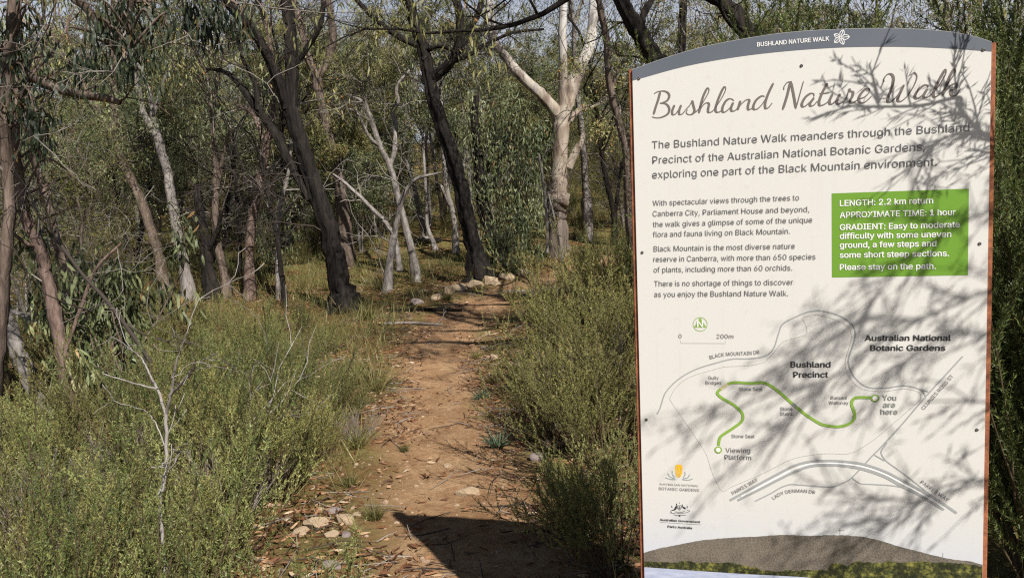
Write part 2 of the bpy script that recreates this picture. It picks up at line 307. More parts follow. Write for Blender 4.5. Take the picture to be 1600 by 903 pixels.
def catmull(P, k=8):
    P = np.asarray(P, float)
    if len(P) < 3:
        t = np.linspace(0, 1, k + 1)[:, None]; return P[0] * (1 - t) + P[-1] * t
    Q = np.concatenate([[2 * P[0] - P[1]], P, [2 * P[-1] - P[-2]]])
    out = []
    for i in range(1, len(Q) - 2):
        p0, p1, p2, p3 = Q[i - 1:i + 3]
        for t in np.arange(k) / k:
            out.append(.5 * (2 * p1 + (p2 - p0) * t + (2 * p0 - 5 * p1 + 4 * p2 - p3) * t * t + (3 * p1 - p0 - 3 * p2 + p3) * t ** 3))
    out.append(P[-1]); return np.array(out)
SPACE=188
GLYPHS={',':(188,[[38,-119,68,71,137,71,84,-119]]),'.':(188,[[95,-4,78,-1,63,9,53,24,50,41,53,59,63,73,78,83,95,87,113,83,128,73,138,59,141,41,138,24,128,9,113,-1]]),'0':(453,[[227,-7,174,1,130,24,95,62,69,113,57,155,50,202,48,254,50,306,57,353,69,395,95,447,130,484,174,508,227,516,279,508,323,484,358,447,384,395,396,353,403,306,405,254,403,202,396,155,384,113,359,62,323,24,279,1],[227,50,261,56,290,74,313,103,330,144,340,194,344,254,340,314,330,365,313,405,290,435,261,453,227,460,192,453,163,435,140,405,123,365,113,314,109,254,113,194,123,144,140,103,163,74,192,56]]),'1':(453,[[76,0,76,55,391,55,391,0],[276,509,276,0,212,0,212,448,209,448,86,358,86,427,198,509]]),'2':(453,[[64,0,64,47,234,229,261,257,282,282,299,305,311,327,318,348,320,371,317,397,308,419,293,436,273,449,250,457,224,460,196,457,172,447,153,433,139,413,130,390,127,362,66,362,71,405,86,442,111,473,143,496,182,511,225,516,268,511,306,497,337,474,361,445,376,411,381,372,378,345,371,318,357,290,336,259,306,223,267,180,153,60,153,57,389,57,389,0]]),'5':(453,[[221,-7,178,-2,140,11,108,32,83,60,66,93,60,130,122,130,127,108,138,89,154,73,173,60,196,52,221,50,250,53,276,64,298,82,314,104,324,131,328,162,324,193,314,221,297,244,275,262,248,273,218,277,192,275,167,268,145,258,128,246,67,253,96,509,366,509,366,452,151,452,134,301,136,301,155,315,178,325,203,331,229,334,263,330,294,321,321,306,345,285,364,260,379,231,388,199,391,163,385,117,369,76,343,41,309,15,268,-1]]),'6':(453,[[226,-7,182,-1,142,15,109,40,84,74,69,115,64,162,68,199,80,239,102,285,137,340,252,509,322,509,151,261,145,261,154,275,165,288,179,299,196,307,214,312,235,314,278,309,316,295,346,271,370,240,384,201,389,157,384,112,368,73,343,39,310,14,271,-2],[226,48,254,52,279,63,299,79,314,101,324,128,327,157,324,187,314,213,299,235,279,251,254,262,226,265,198,262,174,252,153,235,138,214,128,188,125,158,128,128,138,102,153,79,174,63,198,52]]),':':(188,[[95,-4,78,-1,63,9,53,24,50,41,53,59,63,73,78,83,95,87,113,83,128,73,138,59,141,41,138,24,128,9,113,-1],[95,271,78,274,63,284,53,299,50,316,53,334,63,349,78,359,95,362,113,359,128,349,138,334,141,316,138,299,128,284,113,274]]),'A':(480,[[16,0,201,509,276,509,463,0,395,0,287,302,276,334,264,372,250,420,232,478,245,478,228,419,213,371,201,333,191,302,85,0],[110,142,110,199,370,199,370,142]]),'B':(456,[[60,0,60,509,241,509,289,504,329,491,359,469,381,442,394,410,398,374,395,344,387,320,373,301,356,286,336,275,315,267,315,262,339,257,363,245,385,227,402,203,414,173,418,136,413,100,400,67,377,39,344,18,301,4,247,0],[125,57,245,57,296,63,330,80,349,105,355,137,352,161,342,184,327,203,306,218,279,228,248,231,125,231],[125,285,238,285,265,288,288,296,308,309,323,326,333,348,336,372,330,403,313,429,283,446,240,452,125,452]]),'C':(510,[[267,-7,225,-3,186,7,150,25,119,49,92,79,70,115,53,157,44,203,40,254,44,305,53,352,70,393,92,429,119,459,150,484,186,501,225,512,267,516,305,513,340,504,373,490,402,471,427,447,448,418,463,385,473,348,408,348,401,373,389,395,375,413,357,428,337,440,315,449,292,454,267,456,223,450,184,432,150,403,125,364,109,314,103,254,109,194,125,145,151,105,184,76,223,59,267,53,292,55,315,60,337,69,357,81,375,96,389,114,401,136,408,160,473,160,463,124,448,91,428,62,402,38,373,19,341,5,305,-4]]),'D':(502,[[219,0,96,0,96,57,215,57,272,63,318,81,354,110,379,149,394,198,399,255,394,312,379,361,354,399,320,428,275,446,221,452,93,452,93,509,225,509,273,505,315,495,353,478,399,441,433,391,449,351,458,306,462,255,458,205,449,159,433,119,411,83,384,54,351,31,312,14,268,3],[125,509,125,0,60,0,60,509]]),'E':(419,[[60,0,60,509,372,509,372,452,125,452,125,286,355,286,355,229,125,229,125,57,375,57,375,0]]),'G':(520,[[269,-7,225,-3,185,7,149,25,118,49,91,79,69,116,53,157,43,203,40,254,43,305,53,352,69,393,91,429,117,459,149,484,184,501,223,512,265,516,304,513,340,504,374,489,403,469,429,445,449,416,465,384,474,349,408,349,399,372,387,393,373,411,356,427,337,439,315,448,291,454,265,456,222,450,183,432,150,404,125,364,109,314,103,254,109,194,125,145,151,105,184,76,224,59,269,53,309,57,345,71,374,93,396,123,410,160,415,202,434,199,283,199,283,256,478,256,478,200,471,141,451,91,419,50,377,19,326,0]]),'H':(517,[[60,0,60,509,125,509,125,289,392,289,392,509,457,509,457,0,392,0,392,232,125,232,125,0]]),'I':(300,[[31,0,31,57,118,57,118,452,31,452,31,509,269,509,269,452,183,452,183,57,269,57,269,0]]),'K':(467,[[104,145,104,216,122,239,139,261,157,282,174,303,193,324,212,344,364,509,448,509,231,276,228,276],[60,0,60,509,125,509,125,334,124,225,125,193,125,0],[372,0,188,259,228,309,449,0]]),'L':(393,[[60,0,60,509,125,509,125,57,361,57,361,0]]),'M':(628,[[60,0,60,509,152,509,277,187,282,174,287,159,293,141,299,123,305,103,311,84,317,65,322,49,307,49,318,83,324,102,330,121,336,140,342,158,348,174,352,187,476,509,568,509,568,0,504,0,504,291,504,308,504,327,505,347,505,369,506,413,507,435,507,457,513,457,505,433,498,409,490,386,482,363,474,341,467,322,461,305,456,291,342,0,286,0,170,291,165,304,159,321,152,340,145,361,137,384,129,408,121,432,112,457,119,457,119,437,120,416,120,394,121,372,122,328,122,309,122,291,122,0]]),'N':(523,[[60,0,60,509,136,509,343,183,352,169,363,151,375,130,388,107,401,82,414,55,405,54,402,81,401,108,400,134,399,157,399,178,399,195,399,509,463,509,463,0,387,0,202,290,190,310,177,331,164,354,148,381,108,452,119,454,122,384,123,354,124,328,125,307,125,291,125,0]]),'O':(533,[[267,-7,225,-3,186,7,150,25,119,49,92,79,70,115,53,157,44,203,40,254,44,305,53,352,70,393,92,429,119,459,150,484,186,501,225,512,267,516,309,512,348,501,384,484,415,459,442,429,464,393,480,352,490,305,493,254,490,203,480,157,464,115,442,79,415,49,384,25,348,7,309,-3],[267,53,310,59,349,76,383,105,408,144,425,194,430,254,425,314,408,365,383,404,349,433,310,450,267,456,223,450,184,433,151,404,125,364,109,314,103,254,109,194,125,144,151,105,184,76,223,59]]),'P':(445,[[60,0,60,509,235,509,289,503,332,487,366,462,390,430,404,391,409,348,404,304,390,265,366,233,332,207,289,191,235,186,109,186,109,242,233,242,269,246,297,256,318,272,333,294,342,319,344,348,342,376,333,402,318,423,297,439,268,449,232,452,125,452,125,0]]),'R':(449,[[60,0,60,509,236,509,290,504,333,489,367,465,390,433,405,395,409,352,405,309,390,271,367,240,333,217,289,203,236,198,96,198,96,255,234,255,269,258,298,267,319,281,334,300,342,324,345,352,342,380,334,405,319,425,298,440,269,449,233,452,125,452,125,0],[353,0,230,229,303,229,428,0]]),'S':(447,[[224,-9,172,-4,128,9,91,31,64,60,46,96,38,137,104,137,110,110,123,88,142,71,166,59,194,52,224,49,257,52,286,60,311,74,329,92,341,114,346,139,342,161,332,179,316,193,296,205,272,214,245,222,184,239,128,260,86,289,60,326,52,372,58,413,75,448,102,476,138,498,180,511,227,516,275,511,316,498,351,476,377,449,394,415,401,378,337,378,326,412,302,437,267,453,225,459,194,456,167,448,145,435,129,418,118,398,115,376,119,352,131,334,148,319,169,308,191,300,212,293,264,279,287,272,312,264,336,252,359,238,379,220,395,198,405,171,408,139,403,99,386,64,360,34,323,11,278,-4]]),'T':(449,[[32,452,32,509,417,509,417,452,257,452,257,0,193,0,193,452]]),'U':(517,[[259,-8,203,-2,154,15,114,43,85,80,66,124,60,173,60,509,124,509,124,178,128,144,141,113,160,87,187,68,220,56,259,52,298,56,331,68,357,87,377,113,389,144,393,178,393,509,457,509,457,173,451,124,433,80,403,43,363,15,315,-2]]),'V':(480,[[204,0,16,509,84,509,192,206,203,176,215,137,230,89,248,31,235,31,252,90,267,138,279,176,290,206,395,509,463,509,278,0]]),'W':(686,[[155,0,16,509,82,509,163,196,170,171,175,145,181,120,187,94,192,67,197,40,189,40,194,67,200,94,205,120,211,145,218,171,224,196,306,509,380,509,462,196,468,171,474,145,480,120,486,94,492,67,497,40,488,40,493,67,499,94,504,120,510,145,517,171,523,196,603,509,670,509,530,0,455,0,368,323,359,356,351,391,344,431,336,475,350,475,342,433,335,395,327,359,318,323,230,0]]),'X':(474,[[18,0,217,284,217,236,29,509,104,509,178,400,192,379,204,361,214,345,223,329,233,312,243,292,232,292,243,311,252,329,261,345,272,361,284,379,298,400,374,509,446,509,259,239,259,287,456,0,382,0,292,129,279,149,268,165,259,180,250,195,241,212,230,231,244,231,235,213,225,196,216,181,206,166,195,149,182,129,91,0]]),'Y':(472,[[203,0,203,208,16,509,91,509,192,344,208,318,222,292,236,264,250,230,224,230,237,265,251,293,265,318,280,344,381,509,455,509,268,208,268,0]]),'a':(389,[[160,-9,126,-5,94,5,68,22,48,45,35,73,30,108,34,138,43,161,58,179,78,193,100,203,125,211,152,216,178,220,209,224,234,227,252,230,265,235,273,243,276,255,276,257,273,279,267,297,256,311,240,322,220,329,196,331,171,329,149,322,132,313,118,301,107,288,100,274,41,291,57,322,79,346,104,364,133,375,163,382,194,384,215,383,239,379,263,372,286,360,306,343,322,320,333,290,337,251,337,0,277,0,277,52,272,52,264,38,252,25,236,12,215,1,190,-6],[170,45,202,49,228,59,248,74,263,93,272,115,276,138,276,190,270,186,259,182,246,179,231,176,216,173,200,171,186,169,175,168,154,164,134,159,117,150,103,139,95,124,92,105,94,87,102,72,114,61,130,52,149,47]]),'b':(424,[[229,-8,198,-5,172,4,153,17,138,31,127,46,118,59,112,59,112,0,53,0,53,509,114,509,114,319,118,319,127,331,137,346,152,360,171,373,197,381,229,384,274,378,313,361,345,332,370,293,385,245,390,189,385,133,370,84,346,45,313,16,274,-2],[220,47,253,51,279,66,301,88,316,117,325,151,328,189,325,227,316,261,301,290,280,311,253,325,220,330,188,325,161,312,140,291,125,263,116,229,113,189,116,150,125,115,140,86,162,65,188,51]]),'c':(396,[[207,-8,159,-2,117,16,82,46,56,85,40,133,34,187,40,243,56,291,82,330,117,360,159,378,207,384,234,383,260,377,284,368,305,356,324,341,340,322,353,301,362,277,303,262,298,276,290,289,281,301,270,311,257,319,242,325,226,329,207,330,173,325,145,310,124,287,108,258,99,224,96,187,99,151,108,117,124,89,145,66,173,51,207,46,226,48,243,52,258,58,271,66,282,76,292,89,299,102,304,117,363,102,354,78,341,56,325,37,306,21,285,9,261,-1,235,-6]]),'d':(424,[[195,-8,151,-2,111,16,79,45,55,84,39,133,34,189,39,245,55,293,79,332,112,361,151,378,196,384,228,381,253,373,272,360,287,346,298,331,306,319,311,319,311,509,372,509,372,0,313,0,313,59,307,59,298,46,287,31,272,17,252,4,227,-5],[205,47,236,51,263,65,284,86,299,115,309,150,312,189,309,229,300,263,284,291,263,312,237,325,205,330,172,325,145,311,124,290,108,261,99,227,96,189,99,151,109,117,124,88,145,66,172,51]]),'e':(404,[[212,-8,161,-2,117,16,82,46,56,85,40,132,34,187,39,242,55,290,81,329,115,359,157,378,205,384,236,382,266,374,294,361,319,341,341,315,357,282,368,242,371,194,371,169,75,169,75,221,338,221,310,202,307,237,298,269,283,294,263,314,237,326,205,330,173,326,146,313,125,294,109,270,99,241,96,211,96,178,100,139,110,106,128,80,151,61,179,50,212,46,234,48,254,53,271,61,285,73,297,88,306,105,365,91,353,63,335,39,311,19,283,4,249,-5]]),'f':(254,[[228,379,228,327,6,327,6,379],[81,0,81,432,84,461,96,486,113,505,135,519,161,527,187,530,207,529,222,527,234,524,243,521,227,468,222,470,215,472,206,473,195,474,171,470,154,460,145,443,142,419,142,0]]),'g':(425,[[207,-151,168,-148,134,-140,105,-127,82,-110,64,-91,51,-69,101,-41,110,-53,122,-66,136,-78,154,-88,178,-95,207,-97,249,-92,282,-75,304,-47,311,-6,311,68,306,68,298,56,287,41,272,28,252,16,227,8,195,5,152,10,113,27,80,53,55,90,39,136,34,191,39,246,55,293,80,332,112,361,152,378,196,384,228,382,253,373,273,360,288,346,299,331,308,319,313,319,313,379,372,379,372,-9,367,-54,350,-90,324,-117,291,-136,251,-147],[205,59,237,63,264,75,285,95,300,121,309,154,312,193,309,231,300,264,285,291,264,312,237,325,205,330,172,325,145,312,124,290,109,262,99,229,96,193,99,155,109,123,124,96,145,76,172,63]]),'h':(410,[[114,227,114,0,53,0,53,509,114,509,114,287,102,287,124,332,152,362,187,379,227,384,264,380,295,369,321,349,341,321,353,285,357,240,357,0,296,0,296,235,290,275,273,304,246,323,210,329,184,326,161,317,141,303,126,283,117,257]]),'i':(167,[[53,0,53,379,114,379,114,0],[84,443,67,446,54,455,44,468,41,483,44,499,54,512,67,521,84,524,100,521,114,512,123,499,126,483,123,468,114,455,100,446]]),'j':(167,[[53,379,114,379,114,-30,111,-63,102,-90,86,-113,65,-129,37,-139,4,-143,-10,-143,-10,-87,2,-87,25,-83,40,-72,50,-54,53,-29],[83,443,67,446,53,455,44,468,41,483,44,499,53,512,67,521,83,524,100,521,114,512,123,499,126,483,123,468,114,455,100,446]]),'k':(381,[[110,137,110,212,121,212,284,379,360,379,184,199,177,199],[53,0,53,509,114,509,114,0],[294,0,148,186,191,229,372,0]]),'l':(189,[[139,-2,101,3,74,20,58,47,53,84,53,509,114,509,114,99,115,77,120,62,130,54,146,52,154,52,160,53,165,53,170,54,181,3,172,1,162,-1,151,-2]]),'m':(610,[[53,0,53,379,112,379,112,295,108,295,118,323,132,346,151,363,172,376,195,384,219,386,257,380,287,361,309,331,321,295,312,295,322,321,337,343,357,361,381,375,407,383,437,386,468,383,497,372,522,354,541,328,553,296,557,255,557,0,496,0,496,254,490,289,473,313,447,326,419,330,395,328,374,320,358,307,345,290,338,270,335,247,335,0,274,0,274,260,269,288,253,311,229,326,199,330,178,328,158,320,140,307,126,289,117,266,114,238,114,0]]),'n':(410,[[114,227,114,0,53,0,53,379,112,379,112,287,102,287,124,332,152,362,187,379,227,384,264,380,295,369,321,349,341,321,353,285,357,240,357,0,296,0,296,235,290,275,273,304,246,323,210,329,184,326,161,317,141,303,126,283,117,257]]),'o':(415,[[207,-8,159,-2,117,16,82,46,56,85,40,133,34,187,40,243,56,291,82,330,117,360,159,378,207,384,256,378,299,360,333,330,359,291,376,243,381,187,376,133,359,85,333,46,299,16,256,-2],[207,46,242,51,270,66,292,89,307,117,316,151,319,187,316,224,307,258,292,287,270,310,242,325,207,330,173,325,145,310,124,287,108,258,99,224,96,187,99,151,108,117,124,89,145,66,173,51]]),'p':(424,[[53,-143,53,379,112,379,112,319,118,319,126,331,137,346,152,360,171,373,197,381,229,384,274,378,313,361,345,332,370,293,385,245,390,189,385,133,370,84,346,45,313,16,274,-2,229,-8,198,-5,173,4,153,17,138,31,127,46,118,59,114,59,114,-143],[220,47,253,51,279,66,301,88,316,117,325,151,328,189,325,227,316,261,301,290,280,311,253,325,220,330,188,325,161,312,140,291,125,263,116,229,113,189,116,150,125,115,140,86,162,65,188,51]]),'q':(424,[[372,-143,311,-143,311,59,306,59,298,46,287,31,272,17,252,4,227,-5,195,-8,151,-2,111,16,79,45,55,84,39,133,34,189,39,245,55,293,79,332,112,361,151,378,196,384,228,381,253,373,272,360,287,346,298,331,307,319,313,319,313,379,372,379],[205,47,236,51,263,65,284,86,299,115,309,150,312,189,309,229,300,263,284,291,263,312,237,325,205,330,172,325,145,311,124,290,108,261,99,227,96,189,99,151,109,117,124,88,145,66,172,51]]),'r':(259,[[53,0,53,379,112,379,112,321,115,321,130,347,152,367,181,380,213,385,221,385,229,384,237,384,243,384,243,322,239,323,230,324,219,325,207,326,182,323,159,315,140,301,126,284,117,262,114,237,114,0]]),'s':(365,[[182,-8,145,-5,112,3,84,18,62,38,45,63,36,94,94,107,105,79,124,60,150,49,181,45,217,50,244,62,262,81,268,103,265,121,254,136,237,147,212,155,149,170,104,186,72,208,53,237,47,274,51,305,65,332,87,354,115,370,149,381,187,384,223,381,254,372,279,358,299,339,314,316,324,290,268,277,258,298,243,316,219,328,187,333,156,329,131,317,114,299,109,277,112,258,124,243,144,232,172,223,229,209,275,194,306,171,325,142,331,107,326,75,312,47,290,24,260,6,223,-5]]),'t':(227,[[204,379,204,327,6,327,6,379],[65,471,126,471,126,98,128,76,136,61,150,53,170,50,177,50,185,51,194,52,202,54,213,2,203,-1,192,-3,180,-4,168,-4,125,2,92,21,72,52,65,93]]),'u':(410,[[182,-5,146,-1,115,11,89,31,69,59,57,95,53,139,53,379,114,379,114,144,119,105,137,75,164,56,200,50,226,53,249,62,268,77,283,97,293,122,296,153,296,379,357,379,357,0,298,0,298,92,307,92,286,47,257,17,222,0]]),'v':(389,[[163,0,17,379,84,379,165,155,177,121,187,87,196,53,206,21,184,21,194,53,203,87,213,121,224,155,305,379,371,379,226,0]]),'w':(567,[[138,0,23,379,87,379,133,214,143,177,154,137,165,91,175,41,165,41,175,90,186,135,196,176,206,214,252,379,316,379,362,214,371,176,382,136,392,91,402,41,391,41,402,90,413,135,423,176,434,214,480,379,545,379,429,0,368,0,319,172,312,198,305,225,297,252,291,280,284,309,277,338,291,338,284,309,277,280,270,252,263,225,255,198,248,172,199,0]]),'x':(379,[[21,0,171,218,171,171,29,379,100,379,147,306,164,279,179,253,193,229,207,206,175,206,190,229,202,253,216,279,233,306,282,379,352,379,209,169,209,214,358,0,287,0,231,85,214,112,200,136,187,159,173,182,205,182,191,159,178,136,165,112,148,85,91,0]]),'y':(389,[[47,-139,61,-86,71,-87,88,-90,104,-89,118,-84,130,-74,141,-58,151,-36,163,-1,17,379,84,379,165,155,177,121,187,87,196,53,206,21,184,21,193,53,202,87,212,121,224,155,305,379,371,379,204,-58,191,-85,177,-107,159,-124,139,-136,117,-143,91,-145,77,-145,65,-143,54,-141]])}
TEXT=[('BUSHLAND NATURE WALK', -111.9, 2026.6, 68.4, 2025.5, 11.1, 'white_bold'), ('The Bushland Nature Walk meanders through the Bushland', -396.9, 1772.8, 401.9, 1769.9, 20.6, 'body'), ('Precinct of the Australian National Botanic Gardens,', -396.4, 1730.6, 299.9, 1727.0, 20.8, 'body'), ('exploring one part of the Black Mountain environment.', -398.0, 1689.8, 328.0, 1686.8, 20.9, 'body'), ('With spectacular views through the trees to', -398.3, 1613.1, -7.2, 1612.2, 15.2, 'body'), ('Canberra City, Parliament House and beyond,', -398.9, 1583.2, 18.3, 1580.0, 15.3, 'body'), ('the walk gives a glimpse of some of the unique', -398.9, 1553.2, 25.9, 1551.2, 15.3, 'body'), ('flora and fauna living on Black Mountain.', -399.5, 1524.7, -30.9, 1522.5, 15.4, 'body'), ('Black Mountain is the most diverse nature', -398.2, 1483.8, -18.8, 1481.7, 15.4, 'body'), ('reserve in Canberra, with more than 650 species', -399.6, 1454.3, 33.9, 1451.6, 15.4, 'body'), ('of plants, including more than 60 orchids.', -399.5, 1424.0, -25.6, 1422.7, 15.5, 'body'), ('There is no shortage of things to discover', -399.0, 1384.2, -23.8, 1383.2, 15.6, 'body'), ('as you enjoy the Bushland Nature Walk.', -399.6, 1353.8, -36.4, 1352.9, 15.6, 'body'), ('LENGTH: 2.2 km return', 94.9, 1592.4, 319.5, 1590.5, 15.2, 'white_bold'), ('APPROXIMATE TIME: 1 hour', 94.9, 1560.9, 372.1, 1558.6, 15.2, 'white_bold'), ('GRADIENT: Easy to moderate', 94.9, 1528.6, 382.5, 1526.4, 15.2, 'white_bold'), ('difficulty with some uneven', 94.9, 1505.0, 362.8, 1502.3, 15.2, 'white_bold'), ('ground, a few steps and', 94.9, 1480.7, 328.3, 1479.1, 15.3, 'white_bold'), ('some short steep sections.', 94.8, 1454.3, 358.1, 1452.8, 15.3, 'white_bold'), ('Please stay on the path.', 94.8, 1421.7, 327.7, 1419.9, 15.4, 'white_bold'), ('0', -333.1, 1235.1, -324.9, 1235.2, 11.7, 'body'), ('200m', -228.6, 1234.6, -182.5, 1234.8, 12.0, 'body'), ('N', -280.9, 1267.1, -265.6, 1267.1, 17.7, 'white_bold'), ('Gully', -253.1, 1117.0, -223.9, 1117.5, 9.9, 'small'), ('Bridges', -260.5, 1102.7, -217.4, 1103.5, 9.9, 'small'), ('Stone Seat', -169.3, 1086.3, -106.2, 1087.6, 9.8, 'small'), ('Stone Seat', -191.3, 950.2, -128.4, 952.1, 9.9, 'small'), ('Stone', -59.9, 1032.7, -27.3, 1033.7, 9.7, 'small'), ('Stairs', -60.0, 1018.4, -27.3, 1019.4, 9.7, 'small'), ('Raised', 72.1, 1067.4, 112.3, 1068.4, 9.5, 'small'), ('Walkway', 66.7, 1053.2, 116.9, 1054.5, 9.5, 'small'), ('You', 201.7, 1068.0, 235.8, 1068.8, 14.7, 'grey_bold'), ('are', 203.8, 1048.8, 233.5, 1049.6, 14.7, 'grey_bold'), ('here', 197.8, 1029.3, 239.2, 1030.6, 14.8, 'grey_bold'), ('Bushland', -31.3, 1155.2, 70.9, 1156.6, 15.4, 'black_bold'), ('Precinct', -24.2, 1127.0, 65.0, 1128.5, 15.5, 'black_bold'), ('Australian National', 158.2, 1230.3, 365.4, 1231.3, 14.9, 'black_bold'), ('Botanic Gardens', 171.7, 1203.3, 352.6, 1204.8, 14.9, 'black_bold'), ('Viewing', -207.9, 906.5, -140.6, 908.5, 13.8, 'body'), ('Platform', -210.8, 886.0, -138.2, 888.0, 13.8, 'body'), ('CLUNIES ROSS ST', 303.5, 1044.4, 374.2, 1136.4, 9.2, 'small'), ('PARKES WAY', -188.6, 783.2, -119.9, 828.7, 10.2, 'small'), ('PARKES WAY', 295.5, 845.0, 362.7, 796.4, 9.6, 'small'), ('AUSTRALIAN NATIONAL', -396.5, 801.3, -284.8, 801.8, 6.1, 'logo_grey'), ('BOTANIC GARDENS', -398.0, 786.6, -283.3, 787.7, 8.4, 'logo_dark'), ('Australian Government', -397.2, 693.7, -282.3, 694.4, 6.6, 'black_bold'), ('Parks Australia', -375.1, 674.4, -305.2, 674.6, 6.6, 'black_bold')]
